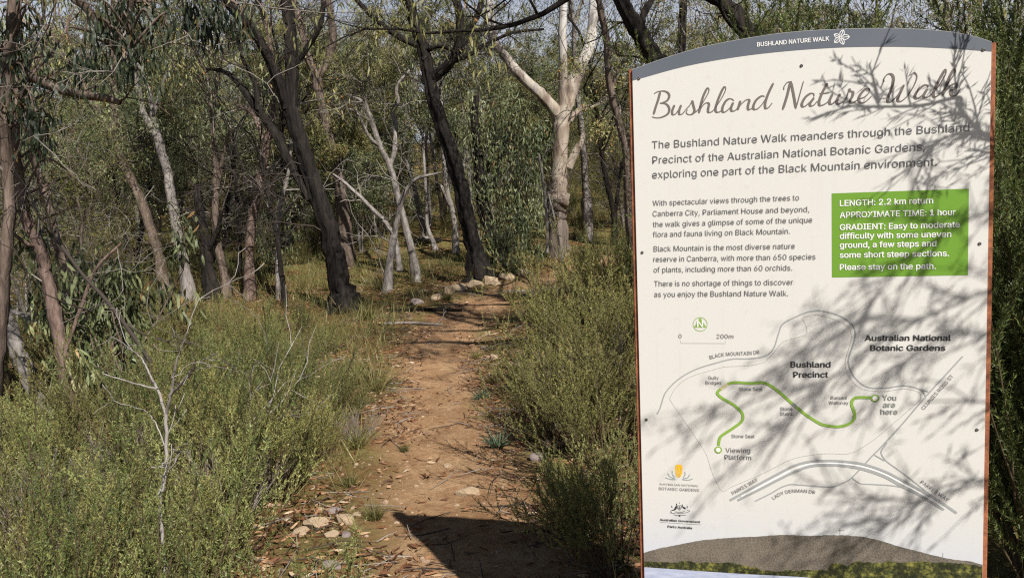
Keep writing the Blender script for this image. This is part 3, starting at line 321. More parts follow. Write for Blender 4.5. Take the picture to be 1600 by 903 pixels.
SG={'road': [([-399.4,1011.5,-390.6,1028.6,-379.7,1062.5,-371.0,1079.5,-347.4,1106.2,-314.9,1130.5,-278.3,1149.0,-233.1,1163.7,-188.5,1175.9,-144.6,1177.3,-105.4,1183.2,-83.7,1196.3,-72.8,1214.7,-64.0,1244.3,-55.3,1269.3,-44.6,1280.7,-14.9,1296.4,10.4,1307.5,35.4,1311.9,51.3,1310.4,80.2,1302.7,104.8,1291.5,123.2,1275.9,132.6,1258.2,132.6,1236.0,125.3,1209.2,117.2,1182.3,118.0,1160.0,129.5,1133.2,150.0,1111.2,170.4,1101.7,198.7,1101.0,222.8,1103.7,250.7,1108.7,278.5,1104.8,314.0,1093.2],2.2),([278.5,1104.8,294.3,1098.5,305.5,1085.6,306.3,1074.6],2.0),([394.2,1189.6,348.7,1132.5,306.3,1079.0,247.4,999.5,197.4,936.9,178.6,915.2,156.8,887.7,124.8,849.2,102.6,833.7,70.0,820.7,-10.3,822.2,-35.3,821.7,-60.6,811.2,-86.1,793.7,-129.1,768.1],2.2),([126.8,848.4,146.9,834.8,170.9,833.8,218.4,833.3,261.5,829.1],2.0),([213.9,951.8,200.2,929.4,202.3,914.1,216.1,897.1,249.5,872.4,284.7,843.5,323.6,810.7],2.0),([181.3,916.7,194.4,909.3,207.1,901.1],2.0),([-198.4,766.3,-120.0,817.1,-64.6,852.1,-22.5,876.9,19.0,890.2,66.0,894.6,106.6,894.2,154.8,888.9,206.4,872.4,253.6,848.4,300.4,822.5,342.9,796.5,385.1,766.5],4.2),([-176.6,767.6,-120.2,801.0,-64.7,834.8,-22.6,858.8,19.0,876.7,66.0,882.1,106.6,881.8,154.8,874.3,206.5,857.0,253.7,830.9,300.5,807.2,354.6,773.2],4.2)],'dots': [[35.4,1302.0,1.9,1291.8,4.0,1280.6,10.2,1264.8,9.3,1246.8,-6.7,1240.0,-49.2,1226.2,-66.4,1207.8,-83.8,1184.8,-105.5,1166.2,-144.8,1157.4,-206.5,1153.3,-242.4,1143.4,-283.1,1131.1,-315.2,1116.3,-343.1,1092.0,-359.8,1063.0,-357.7,1048.7,-317.4,987.6,-272.9,917.4,-260.2,893.5,-245.6,843.0,-219.9,793.0,-193.5,806.2,-106.9,850.0,-34.9,892.2,19.1,908.2,66.0,914.7,106.6,915.2,130.7,922.0,158.6,940.8,194.2,970.8,286.7,1063.0,294.5,1074.3,294.4,1087.5,278.6,1096.9,254.8,1099.9,230.8,1096.3,202.8,1091.7,170.4,1093.6,145.9,1099.9,125.4,1119.7,111.0,1146.4,109.0,1173.3,115.1,1200.2,123.3,1231.5,122.0,1253.7,113.0,1269.3,88.4,1284.0,59.5,1294.8,26.3,1302.1]],'green': [([-227.5,926.4,-225.0,943.2,-218.1,955.3,-191.0,975.2,-166.4,994.9,-159.6,1009.3,-163.8,1025.6,-185.7,1046.1,-212.2,1061.8,-226.3,1073.3,-226.7,1082.7,-207.2,1099.5,-191.6,1107.8,-171.7,1109.6,-136.5,1107.9,-106.0,1110.8,-84.4,1102.0,-58.7,1081.8,-24.6,1050.3,9.3,1021.4,43.0,999.5,54.8,995.3,84.1,991.7,109.0,996.2,127.6,1009.1,132.5,1029.6,125.5,1052.1,126.7,1065.6,137.8,1074.0,172.5,1074.9],5.2)],'title': [[-370.9,1927.6,-377.1,1906.2,-384.5,1886.0,-390.7,1866.7],[-388.3,1923.2,-379.0,1928.2,-362.8,1929.3,-350.2,1923.7,-346.5,1913.1,-353.0,1902.1,-366.9,1896.7],[-372.7,1897.1,-355.4,1893.1,-347.2,1881.0,-350.2,1867.3,-364.2,1859.1,-380.5,1856.8,-395.5,1860.8],[-332.5,1889.1,-339.0,1873.5,-338.3,1863.5,-330.7,1863.7,-321.4,1875.6,-314.3,1887.8],[-314.3,1887.8,-320.3,1872.1,-319.3,1862.4,-311.3,1863.5,-300.8,1875.3,-290.4,1886.0,-284.6,1898.1],[-284.6,1898.1,-281.4,1883.1,-278.9,1869.2,-285.2,1860.5,-295.4,1860.0,-301.0,1866.2,-297.4,1873.9],[-285.2,1860.5,-276.0,1865.5,-268.0,1873.0,-254.2,1892.4,-240.4,1916.4,-239.8,1926.5,-244.7,1925.8,-253.9,1908.3,-261.0,1886.1,-267.1,1861.5],[-265.9,1864.8,-256.6,1881.2,-246.4,1888.5,-239.7,1884.6,-242.2,1871.1,-241.2,1862.4,-232.2,1863.6,-223.1,1873.1,-207.2,1895.7,-195.8,1917.4,-196.1,1927.6,-202.4,1922.4,-212.7,1900.7,-220.8,1878.6,-222.1,1865.1,-216.6,1860.6,-207.6,1864.1,-202.0,1872.7],[-173.0,1888.7,-182.9,1895.0,-194.0,1890.2,-203.0,1875.1,-204.3,1862.7,-197.7,1860.0,-185.4,1869.3,-175.3,1884.3],[-175.3,1884.3,-180.9,1871.2,-180.0,1862.1,-172.2,1861.6,-164.4,1867.8],[-156.5,1887.4,-159.9,1876.4,-164.5,1862.8],[-163.4,1864.3,-154.4,1878.3,-141.2,1888.5,-133.5,1886.8,-137.0,1872.5,-136.0,1862.3,-128.3,1864.0,-120.6,1871.3],[-93.3,1894.3,-101.9,1895.6,-115.0,1886.6,-122.8,1871.5,-121.8,1862.4,-113.1,1862.3,-100.0,1874.3,-86.8,1895.6,-71.1,1927.7],[-71.1,1927.7,-84.6,1899.9,-92.4,1876.0,-91.4,1862.5,-83.8,1864.2,-74.1,1875.7],[-44.3,1907.4,-44.3,1914.9,-37.0,1925.5,-28.1,1927.5,-24.5,1926.3],[-28.1,1926.6,-36.3,1891.9,-47.7,1855.7],[-26.3,1926.5,-20.2,1894.4,-14.1,1856.3],[-14.1,1856.3,-4.1,1893.1,5.3,1926.7],[31.3,1884.9,30.5,1891.4,22.5,1892.9,10.1,1884.6,1.1,1868.6,2.9,1860.1,10.0,1861.4,22.5,1872.6,31.3,1883.0],[31.3,1881.2,21.5,1867.1,23.3,1860.4,31.3,1862.6,40.1,1872.2],[64.8,1916.4,54.3,1897.9,44.5,1872.8,45.4,1860.7,54.2,1861.0,66.5,1869.3,77.9,1888.7],[44.6,1890.9,56.0,1890.7,69.2,1891.6],[77.9,1888.7,70.0,1870.9,71.7,1861.5,80.5,1864.6,91.0,1878.5,96.2,1886.4],[96.2,1886.4,88.3,1871.3,89.2,1861.1,97.9,1862.3,110.1,1873.4,118.7,1898.3],[118.7,1898.3,119.6,1891.9,127.3,1888.5,125.6,1877.7,119.6,1866.2,123.1,1861.4,130.8,1862.7,140.3,1869.3,154.9,1873.6,166.8,1885.5,165.1,1894.7,156.5,1893.5,144.6,1879.9,141.2,1867.4,146.3,1860.0,156.6,1860.7,173.7,1875.9],[202.2,1908.5,201.4,1915.9,209.0,1926.6,218.1,1927.5,224.2,1917.3,221.3,1894.7,212.3,1869.3,211.6,1857.9,218.5,1856.6,230.6,1867.9,242.6,1883.3,249.3,1897.4],[249.3,1897.4,236.6,1869.1,235.9,1857.7,244.3,1857.1,257.8,1869.1,269.7,1887.6,277.8,1906.4,279.2,1917.6,275.4,1925.2,272.4,1923.8],[306.3,1886.4,304.0,1892.2,295.1,1892.1,281.7,1880.2,275.1,1866.2,280.4,1860.1,290.8,1866.6,302.6,1881.8],[304.1,1883.3,296.0,1867.8,298.3,1862.0,307.2,1863.7,318.3,1873.4,332.2,1890.8,345.2,1915.3,346.5,1927.2,342.1,1923.6,329.1,1899.0,319.0,1874.1,319.1,1862.8,326.5,1863.1,336.8,1871.1,352.7,1893.9,366.4,1916.8,367.0,1926.3,362.6,1924.2,351.2,1898.8,339.8,1862.8],[340.6,1864.4,352.9,1882.7,366.0,1891.3,371.1,1887.7,367.6,1878.3,355.9,1874.5,358.8,1874.2,359.7,1864.5,365.6,1860.1,373.6,1865.1,380.7,1877.3]],'flower': [[100.2,2033.7,104.9,2037.8,105.7,2044.1,103.8,2049.6],[95.3,2036.3,95.2,2043.0,98.9,2047.7,103.8,2049.6],[97.4,2034.0,100.1,2040.4,103.8,2049.6],[100.9,2028.0,107.7,2024.8,114.2,2026.5,118.3,2030.8],[100.5,2034.3,106.9,2037.3,113.6,2035.3,118.3,2030.8],[99.6,2031.2,107.3,2031.0,118.3,2030.8],[95.5,2026.7,95.4,2020.2,99.1,2015.1,103.8,2012.5],[100.1,2028.4,104.7,2023.6,105.6,2017.5,103.8,2012.5],[97.4,2028.5,100.1,2021.9,103.8,2012.5],[91.7,2031.1,85.7,2029.7,82.5,2024.7,82.0,2019.3],[95.1,2026.7,92.6,2021.0,87.3,2018.7,82.0,2019.3],[94.1,2029.5,89.2,2025.3,82.0,2019.3],[94.2,2035.2,90.5,2040.0,85.3,2041.5,80.8,2040.4],[92.2,2031.0,86.6,2031.6,82.6,2035.6,80.8,2040.4],[94.0,2032.7,88.6,2035.8,80.8,2040.4],[98.8,2031.1,98.5,2029.8,97.5,2028.9,96.3,2028.6,95.0,2029.1,94.1,2030.2,93.7,2031.5,94.1,2032.8,95.0,2033.7,96.3,2034.0,97.5,2033.5,98.5,2032.4,98.8,2031.1]],'leafstroke': [[-379.2,823.7,-365.9,819.7,-350.3,819.6],[-372.3,837.4,-365.8,827.2,-352.5,822.3],[-358.7,845.1,-358.9,834.6,-352.4,826.7],[-301.5,824.0,-314.8,819.9,-331.4,820.6],[-309.0,837.1,-315.8,827.0,-329.1,823.1],[-323.2,844.5,-323.0,835.2,-328.0,827.3]],'crest': [],'white': [([-167.8,779.7,-120.1,808.8,-64.6,843.5,-22.5,867.9,19.0,883.4,66.0,888.3,106.6,888.0,154.8,881.8,206.4,864.9,253.7,839.6,300.4,814.6],4.0)],'bridge': [([-219.0,1089.4,-200.5,1103.9],5.6)],'stairs': [([-26.7,1052.6,-17.0,1043.6],5.6)],'rings': [(-228.3,913.5,8.2,3.2),(183.4,1073.3,8.6,3.2)],'compass': [(-273.1,1274.5,19.5,1.0)],'tri': [-272.8,1294.5,-290.3,1265.7,-256.2,1265.7],'scalebar': [([-328.2,1228.1,-328.3,1220.1,-204.8,1220.3,-204.7,1227.3],0.8)],'curved': [('BLACK MOUNTAIN DR',[-246.8,1175.2,-224.0,1181.6,-197.3,1185.5,-162.0,1187.3,-135.7,1188.9,-112.6,1192.8],10.4),('LADY DENMAN DR',[-78.6,775.8,-60.8,788.3,-43.9,795.7,-22.9,800.1,2.1,801.1,31.1,799.1],9.6)],'petal': [[-350.0,860.6,-346.8,863.5,-344.9,846.9,-343.0,827.2,-347.4,830.5,-350.7,844.3],[-346.3,864.0,-334.4,864.6,-337.4,845.0,-340.4,825.7,-343.2,844.7],[-333.9,864.2,-330.0,861.1,-329.9,845.3,-334.1,831.2,-339.1,826.7,-336.1,845.0]],'crestfill': [[-349.9,747.4,-348.5,748.7,-347.2,747.3,-348.0,740.5,-347.2,734.7,-350.7,729.3,-355.4,726.7,-368.2,724.0,-356.0,730.8,-353.2,736.7,-350.0,742.0],[-332.3,747.3,-330.8,746.0,-331.1,740.8,-326.0,738.8,-321.2,734.0,-325.2,732.3,-330.5,735.3,-333.5,741.2],[-340.4,752.4,-339.1,750.6,-340.5,748.0,-341.8,750.5],[-343.4,713.8,-337.8,714.2,-338.6,709.4,-342.6,709.2],[-363.9,739.5,-362.1,740.8,-360.4,735.7,-361.8,733.3],[-318.8,743.0,-316.7,741.3,-318.1,736.0,-319.8,738.3]],'crestline': [[-345.5,742.3,-334.8,742.5,-335.0,735.4,-337.3,731.1,-340.4,729.0,-343.9,731.1,-345.9,735.2,-345.5,742.3],[-344.7,738.4,-335.8,738.4],[-345.2,734.1,-335.6,734.2],[-340.2,741.7,-340.4,729.9],[-367.9,720.4,-358.9,718.0,-349.9,720.4,-341.0,719.1,-329.9,720.8,-318.7,723.6,-310.7,727.6],[-357.9,714.7,-347.9,712.6,-334.5,713.4,-322.2,715.6],[-354.4,723.7,-345.4,723.1,-334.3,723.3,-325.3,726.7],[-318.6,730.6,-314.2,729.3,-310.3,727.6],[-365.5,724.1,-363.4,720.7,-367.0,718.4]],'rule': [([-398.2,688.2,-280.7,688.7],0.7)],'hill': [-449.5,590.6,-446.2,591.8,-398.2,609.2,-329.4,628.8,-275.2,643.4,-195.4,656.3,-125.8,664.7,-65.8,673.7,-31.9,676.1,18.3,677.0,57.5,681.7,106.7,685.2,159.3,684.5,199.3,676.2,250.9,662.2,305.7,650.8,363.7,638.6,420.8,635.8,454.8,628.5],'trees': [-450.1,564.7,-446.8,565.0,-399.1,566.5,-344.0,571.0,-330.3,575.9,-307.7,576.3,-285.2,574.3,-258.3,578.0,-222.8,578.0,-196.3,583.1,-170.1,578.1,-139.6,573.6,-109.4,566.7,-66.5,564.7,-45.2,572.2,-15.6,573.3,18.0,578.4,38.8,578.4,24.1,578.0,44.9,580.7,61.5,578.9,69.7,599.3,90.3,602.9,114.9,594.9,127.1,609.5,139.2,612.8,159.5,610.8,187.6,614.5,203.6,613.1,219.5,621.6,243.3,619.1,266.9,621.0,305.9,626.4,329.2,624.8,363.8,628.9,390.6,627.6,420.9,627.0,453.0,623.1],'shore': [-450.5,547.6,-353.6,548.5,-258.8,549.3,-152.9,551.2,-66.6,554.0,17.9,556.2,24.0,553.5,65.6,555.8,147.5,560.2,267.3,565.0,453.7,572.8],'tower': [([95.2,683.5,95.2,704.8],1.0),([91.2,697.7,106.7,698.8],1.2),([353.3,641.3,353.2,654.6],0.7)],'greenbox': [74.8,1626.8,402.7,1624.4,403.3,1402.1,75.2,1401.7],'arch': [-443.7,1995.6,-366.7,2016.5,-250.7,2040.0,-112.3,2053.7,-10.2,2057.1,89.4,2053.2,174.5,2047.5,263.8,2037.5,351.1,2022.1,408.4,2005.4,447.0,1988.2],'bandlow': [-444.5,1964.5,-305.5,1990.7,-171.6,2004.0,-42.1,2008.3,83.2,2006.1,174.7,2000.2,264.1,1991.4,351.6,1979.6,448.5,1963.4],'screws': [0.2,1967.2,-428.9,1968.8,430.4,1969.3,-431.1,1481.7,429.5,1482.9,-430.2,994.6,430.1,994.8]}
# ---------------------------------------------------------------- ground and path (one height field, split along the worn edge)
def axis(parts):
    out = []
    for a, b, n in parts: out.append(np.linspace(a, b, n, endpoint=False))
    out.append([parts[-1][1]]); return np.concatenate(out)
xs = axis([(-260, -60, 20), (-60, -14, 46), (-14, -4, 50), (-4, 3.2, 150), (3.2, 12, 44), (12, 60, 48), (60, 260, 20)])
ys = axis([(-60, -4, 20), (-4, 1.5, 28), (1.5, 9, 190), (9, 20, 160), (20, 45, 100), (45, 130, 85), (130, 320, 20)])
X, Y = np.meshgrid(xs, ys)
Zg = H(X, Y)
nx = len(xs)
idx = np.arange(X.size).reshape(X.shape)
quads = np.stack([idx[:-1, :-1], idx[:-1, 1:], idx[1:, 1:], idx[1:, :-1]], axis=-1).reshape(-1, 4)
edge = path_dist(X, Y) + .28 * fbm(X / .5, Y / .5, 21, 4) + .12 * fbm(X / .12, Y / .12, 22, 2)
pathness = (1 - smooth(-.20, .16, edge)) * (1 - smooth(19.5, 21.5, Y))
pq = edge.reshape(-1)[quads].mean(axis=1) < 0.0
pq &= Y.reshape(-1)[quads].mean(axis=1) < 21.5
pq &= Y.reshape(-1)[quads].mean(axis=1) > -5

def dirt_material():
    m, nt, b, o = mat('bush_soil')
    v = coords(nt)
    pa = N(nt, 'Attribute', attribute_name='path').outputs['Fac']
    big = noise(nt, v, .35, 4); med = noise(nt, v, 2.6, 6, .6, .4); fine = noise(nt, v, 26, 5, .7); grit = noise(nt, v, 140, 3, .7)
    vo = N(nt, 'TexVoronoi'); vo.inputs['Scale'].default_value = 30; nt.links.new(v, vo.inputs['Vector'])
    path = ramp(nt, med, [(.3, (.228, .124, .062)), (.5, (.36, .218, .117)), (.68, (.455, .30, .17))])
    path = mix(nt, ramp(nt, fine, [(.42, (0, 0, 0)), (.7, (.75, .75, .75))]), path, (.17, .082, .036))
    path = mix(nt, ramp(nt, grit, [(.55, (0, 0, 0)), (.72, (.6, .6, .6))]), path, (.48, .32, .18))
    lit = ramp(nt, fine, [(.25, (.040, .019, .009)), (.45, (.15, .066, .028)), (.58, (.22, .10, .044)), (.72, (.29, .165, .082))])
    lit = mix(nt, ramp(nt, vo.outputs['Distance'], [(.1, (.7, .7, .7)), (.35, (0, 0, 0))]), lit, (.25, .145, .08))
    straw = ramp(nt, fine, [(.3, (.075, .062, .022)), (.55, (.17, .145, .05)), (.75, (.24, .20, .085))])
    patch = ramp(nt, med, [(.34, (0, 0, 0)), (.49, (1, 1, 1))])
    patch2 = mix(nt, 1.0, patch, ramp(nt, big, [(.34, (.4, .4, .4)), (.52, (1, 1, 1))]), 'MULTIPLY')
    soil = mix(nt, patch2, lit, straw)
    c = mix(nt, pa, soil, path)
    nt.links.new(c, b.inputs['Base Color']); b.inputs['Roughness'].default_value = .95; b.inputs['Specular IOR Level'].default_value = .15
    h = mix(nt, .5, fine, grit)
    bump(nt, h, .9, .03, b)
    return m
M_SOIL = dirt_material()

def sheet(name, q):
    used = np.unique(q); re = np.full(X.size, -1); re[used] = np.arange(len(used))
    mb = MB(); mb.add(np.stack([X.reshape(-1)[used], Y.reshape(-1)[used], Zg.reshape(-1)[used]], 1), re[q], 0, 0, True)
    me = mb.mesh(name, M_SOIL)
    a = me.attributes.new('path', 'FLOAT', 'POINT'); a.data.foreach_set('value', pathness.reshape(-1)[used].astype(np.float32))
    return tag(link(name, me), kind='structure')
sheet('ground', quads[~pq])
sheet('path', quads[pq])
# ---------------------------------------------------------------- the information sign
SYAW = R_(-15.4274)
SD = np.array([math.cos(SYAW), math.sin(SYAW), 0]); SNRM = np.array([math.sin(SYAW), -math.cos(SYAW), 0])
SO = np.array([0.37716, 2.25323, 0]) + SD * .43        # foot of the sign's middle

def ribbon(mb, pts, w, y, k=6, taper=None, fade=False):
    """a flat printed stroke of width w (mm) along pts (mm), lying y mm in front of the panel"""
    C = catmull(np.array(pts).reshape(-1, 2), k) if len(pts) > 4 else np.array(pts).reshape(-1, 2)
    T = np.gradient(C, axis=0); L = np.linalg.norm(T, axis=1, keepdims=True); T = T / (L + 1e-9)
    Nn = np.stack([-T[:, 1], T[:, 0]], 1)
    ww = np.full(len(C), float(w))
    if taper is not None: ww = taper(T, len(C)) * w
    a, b = C + Nn * ww[:, None] / 2, C - Nn * ww[:, None] / 2
    V = np.stack([np.stack([q[:, 0], np.full(len(C), -y), q[:, 1]], 1) for q in (a, b)], 1).reshape(-1, 3) / 1000
    i = np.arange(len(C) - 1) * 2
    mb.add(V, np.stack([i, i + 1, i + 3, i + 2], 1))

def poly(mb, pts, y):
    """a flat filled outline"""
    cu = bpy.data.curves.new('outline', 'CURVE'); cu.dimensions = '2D'; cu.fill_mode = 'FRONT'
    P = np.array(pts).reshape(-1, 2)
    s = cu.splines.new('POLY'); s.points.add(len(P) - 1); s.use_cyclic_u = True
    s.points.foreach_set('co', np.concatenate([P, np.zeros((len(P), 1)), np.ones((len(P), 1))], 1).astype(np.float32).ravel())
    add_curve(mb, cu, y)

def add_curve(mb, cu, y):
    ob = bpy.data.objects.new('outline', cu); COL.objects.link(ob)
    dg = bpy.context.evaluated_depsgraph_get(); e = ob.evaluated_get(dg); me = e.to_mesh()
    V = np.zeros(len(me.vertices) * 3, np.float32); me.vertices.foreach_get('co', V); V = V.reshape(-1, 3)
    me.calc_loop_triangles(); F = np.zeros(len(me.loop_triangles) * 3, np.int32); me.loop_triangles.foreach_get('vertices', F); F = F.reshape(-1, 3)
    e.to_mesh_clear(); bpy.data.objects.remove(ob); bpy.data.curves.remove(cu)
    W = np.stack([V[:, 0], np.full(len(V), -y), V[:, 1]], 1) / 1000
    # face the viewer (-y)
    n = np.cross(W[F[:, 1]] - W[F[:, 0]], W[F[:, 2]] - W[F[:, 0]])[:, 1]
    F[n > 0] = F[n > 0][:, ::-1]
    mb.add(W, F)

def text(mb, s, u0, z0, u1, z1, cap, bold, y, along=None):
    if along is not None:                                  # lettering that follows a bent line
        Cv = catmull(np.array(along).reshape(-1, 2), 8); ds = np.r_[0, np.cumsum(np.linalg.norm(np.diff(Cv, axis=0), axis=1))]
        u0, z0, u1, z1 = 0, 0, ds[-1], 0
    adv = [SPACE if c == ' ' else GLYPHS[c][0] for c in s]
    first = min(GLYPHS[s[0]][1][0][0::2]); last = max(max(c[0::2]) for c in GLYPHS[s[-1]][1])
    W = sum(adv[:-1]) + last - first
    ang = math.atan2(z1 - z0, u1 - u0); kx = math.hypot(u1 - u0, z1 - z0) / W; ky = cap / 509.0
    layers = {}
    area = lambda P: .5 * float(np.sum(P[:, 0] * np.roll(P[:, 1], -1) - np.roll(P[:, 0], -1) * P[:, 1]))
    x = -first
    for ch, a in zip(s, adv):
        if ch != ' ':
            cs = []
            for c in GLYPHS[ch][1]:
                P = np.array(c, float).reshape(-1, 2); P = P[np.r_[True, np.any(np.diff(P, axis=0) != 0, axis=1)]]
                if len(P) > 1 and np.all(P[0] == P[-1]): P = P[:-1]
                cs.append(P)
            big = np.sign(area(max(cs, key=lambda P: abs(area(P)))))
            outer = [P for P in cs if np.sign(area(P)) == big]; holes = [P for P in cs if np.sign(area(P)) != big]
            for k, P in enumerate(outer):
                inside = [h for h in holes if P[:, 0].min() < h[:, 0].mean() < P[:, 0].max() and P[:, 1].min() < h[:, 1].mean() < P[:, 1].max()]
                for Q in [P] + inside:
                    if bold:                               # heavier letters: push every outline outwards along its normal
                        d = np.roll(Q, -1, 0) - Q; d /= np.linalg.norm(d, axis=1, keepdims=True)
                        n1 = np.stack([-d[:, 1], d[:, 0]], 1); n0 = np.roll(n1, 1, 0); nn = n0 + n1
                        nn = nn / np.maximum(.6, (nn * n1).sum(1, keepdims=True)) * -big
                        Q = Q + nn * np.array([bold, bold * .5])
                    Q = (Q + [x, 0]) * [kx, ky]
                    if along is not None:
                        px_, pz_ = np.interp(Q[:, 0], ds, Cv[:, 0]), np.interp(Q[:, 0], ds, Cv[:, 1]); e_ = 2.0
                        tx = np.interp(Q[:, 0].mean() + e_, ds, Cv[:, 0]) - np.interp(Q[:, 0].mean() - e_, ds, Cv[:, 0]); tz = np.interp(Q[:, 0].mean() + e_, ds, Cv[:, 1]) - np.interp(Q[:, 0].mean() - e_, ds, Cv[:, 1]); tl = math.hypot(tx, tz)
                        layers.setdefault(k, []).append(np.stack([px_ - tz / tl * Q[:, 1], pz_ + tx / tl * Q[:, 1]], 1)); continue
                    layers.setdefault(k, []).append(np.stack([u0 + Q[:, 0] * math.cos(ang) - Q[:, 1] * math.sin(ang), z0 + Q[:, 0] * math.sin(ang) + Q[:, 1] * math.cos(ang)], 1))
        x += a
    for k, L in layers.items():
        cu = bpy.data.curves.new('lettering', 'CURVE'); cu.dimensions = '2D'; cu.fill_mode = 'FRONT'
        for P in L:
            sp = cu.splines.new('POLY'); sp.points.add(len(P) - 1); sp.use_cyclic_u = True
            sp.points.foreach_set('co', np.concatenate([P, np.zeros((len(P), 1)), np.ones((len(P), 1))], 1).astype(np.float32).ravel())
        add_curve(mb, cu, y + .12 * k)

def sign():
    root = thing('information_sign', SO, 'cream information board with grey arched header and rusty steel frame', 'sign', rz=SYAW)
    ink = {'body': plain('ink_charcoal', (.10, .10, .105)), 'small': plain('ink_grey', (.12, .12, .125)), 'white_bold': plain('ink_white', (.70, .70, .69)),
           'grey_bold': plain('ink_mid_grey', (.22, .23, .21)), 'black_bold': plain('ink_black', (.02, .02, .022)),
           'logo_grey': plain('ink_logo_grey', (.2, .2, .2)), 'logo_dark': plain('ink_logo_dark', (.11, .11, .12))}
    # panel: cream print that turns cool and pale towards the printed landscape
    m, nt, b, o = mat('printed_panel')
    v = N(nt, 'TexCoord').outputs['Object']; sx = N(nt, 'SeparateXYZ'); nt.links.new(v, sx.inputs[0])
    mr = N(nt, 'MapRange'); mr.inputs['From Min'].default_value = .60; mr.inputs['From Max'].default_value = .80
    nt.links.new(sx.outputs['Z'], mr.inputs['Value'])
    c = ramp(nt, mr.outputs[0], [(0, (.49, .51, .555)), (.5, (.535, .535, .53)), (1, (.562, .552, .525))])
    n = noise(nt, v, 30, 5, .6); c = mix(nt, ramp(nt, n, [(.60, (0, 0, 0)), (.78, (.35, .35, .35))]), c, (.43, .40, .35))
    st = noise(nt, coords(nt, (1, 1, .06)), 26, 4, .7); c = mix(nt, ramp(nt, st, [(.56, (0, 0, 0)), (.75, (.22, .22, .22))]), c, (.46, .43, .38))
    sp = noise(nt, v, 160, 2, .6); c = mix(nt, ramp(nt, sp, [(.73, (0, 0, 0)), (.77, (.5, .5, .5))]), c, (.30, .26, .21))
    nt.links.new(c, b.inputs['Base Color']); b.inputs['Roughness'].default_value = .42; b.inputs['Specular IOR Level'].default_value = .35
    arch = np.array(SG['arch']).reshape(-1, 2); A = catmull(arch, 5); A[:, 0] = np.clip(A[:, 0], -447, 449)
    A[0, 0], A[-1, 0] = -447, 449
    low = np.array(SG['bandlow']).reshape(-1, 2); B = catmull(low, 5); B[0, 0], B[-1, 0] = -447, 449
    zb = 470.0
    mb = MB()
    O2 = np.concatenate([A, [[449, zb], [-447, zb]]])
    n_ = len(O2)
    poly(mb, O2, 0)
    poly(mb, O2, -6)
    fr = np.stack([O2[:, 0], np.zeros(n_), O2[:, 1]], 1) / 1000; bk = fr + [0, .006, 0]
    i = np.arange(n_); j = (i + 1) % n_
    mb.add(np.concatenate([fr, bk]), np.stack([i, j, j + n_, i + n_], 1))
    panel = mb.build('panel', m, root)
    # header band
    m2, nt2, b2, _ = mat('slate_blue_print')
    v2 = coords(nt2); b2.inputs['Roughness'].default_value = .45
    nt2.links.new(ramp(nt2, noise(nt2, v2, 8, 3), [(.3, (.085, .098, .122)), (.7, (.10, .113, .137))]), b2.inputs['Base Color'])
    mb = MB(); poly(mb, np.concatenate([A + [0, -.6], B[::-1]]), .5); mb.build('header_band', m2, panel)
    # printed landscape along the bottom
    def under(name, key, y, mtl, top=None):
        P = np.array(SG[key]).reshape(-1, 2); P = P[np.argsort(P[:, 0])]; P[:, 0] = np.clip(P[:, 0], -446.5, 448.5)
        if key != 'shore':
            xx = np.linspace(-446.5, 448.5, 260); a_ = 2.2 if key == 'hill' else 6.5; P = np.stack([xx, np.interp(xx, P[:, 0], P[:, 1]) + a_ * fbm(xx / (9 if key == 'hill' else 13), xx * 0, 41, 4)], 1)
        mb = MB(); poly(mb, np.concatenate([P, [[448.5, zb + .5], [-446.5, zb + .5]]]), y); return mb.build(name, mtl, panel)
    mh, nt, b, _ = mat('print_hill'); v = coords(nt); n1 = noise(nt, v, 260, 4, .65); n2 = noise(nt, v, 17, 4)
    c = mix(nt, .28, n1, n2); nt.links.new(ramp(nt, c, [(.38, (.075, .066, .052)), (.47, (.12, .104, .084)), (.56, (.17, .146, .118)), (.66, (.225, .195, .15))]), b.inputs['Base Color']); b.inputs['Roughness'].default_value = .45
    under('printed_hill', 'hill', .5, mh)
    mt, nt, b, _ = mat('print_trees'); v = coords(nt); n1 = noise(nt, v, 95, 6, .72); n2 = noise(nt, v, 30, 3)
    c = mix(nt, .45, n1, n2); nt.links.new(ramp(nt, c, [(.38, (.008, .010, .005)), (.49, (.028, .033, .012)), (.55, (.10, .10, .026)), (.61, (.21, .20, .05)), (.69, (.26, .24, .06)), (.77, (.17, .09, .03))]), b.inputs['Base Color']); b.inputs['Roughness'].default_value = .45
    under('printed_trees', 'trees', .9, mt)
    mw, nt, b, _ = mat('print_water'); v = coords(nt, (1, 1, 6)); nt.links.new(ramp(nt, noise(nt, v, 22, 3), [(.3, (.30, .34, .46)), (.7, (.44, .48, .60))]), b.inputs['Base Color']); b.inputs['Roughness'].default_value = .45
    under('printed_water', 'shore', 1.3, mw)
    mb = MB()
    for p, w in SG['tower'][:2]: ribbon(mb, p, w, .55)
    mb.build('printed_mast', ink['small'], panel)
    mb = MB(); ribbon(mb, SG['tower'][2][0], .7, 1.0); mb.build('printed_mast', ink['small'], panel)
    mb = MB(); poly(mb, SG['greenbox'], .5); mb.build('green_notice', plain('ink_green', (.125, .265, .024), .45), panel)
    # map
    grey = plain('ink_road', (.30, .31, .31), .45)
    mb = MB()
    for k, (p, w) in enumerate(SG['road']): ribbon(mb, p, w * 1.6, .5 + .03 * k)
    for k, (p, w) in enumerate(SG['scalebar']): ribbon(mb, p, w * 1.5, .5, 1)
    mb.build('map_roads', grey, panel)
    mb = MB()
    for p, w in SG['white']: ribbon(mb, p, w * 1.1, .9)
    mb.build('map_median', ink['white_bold'], panel)
    mb = MB()
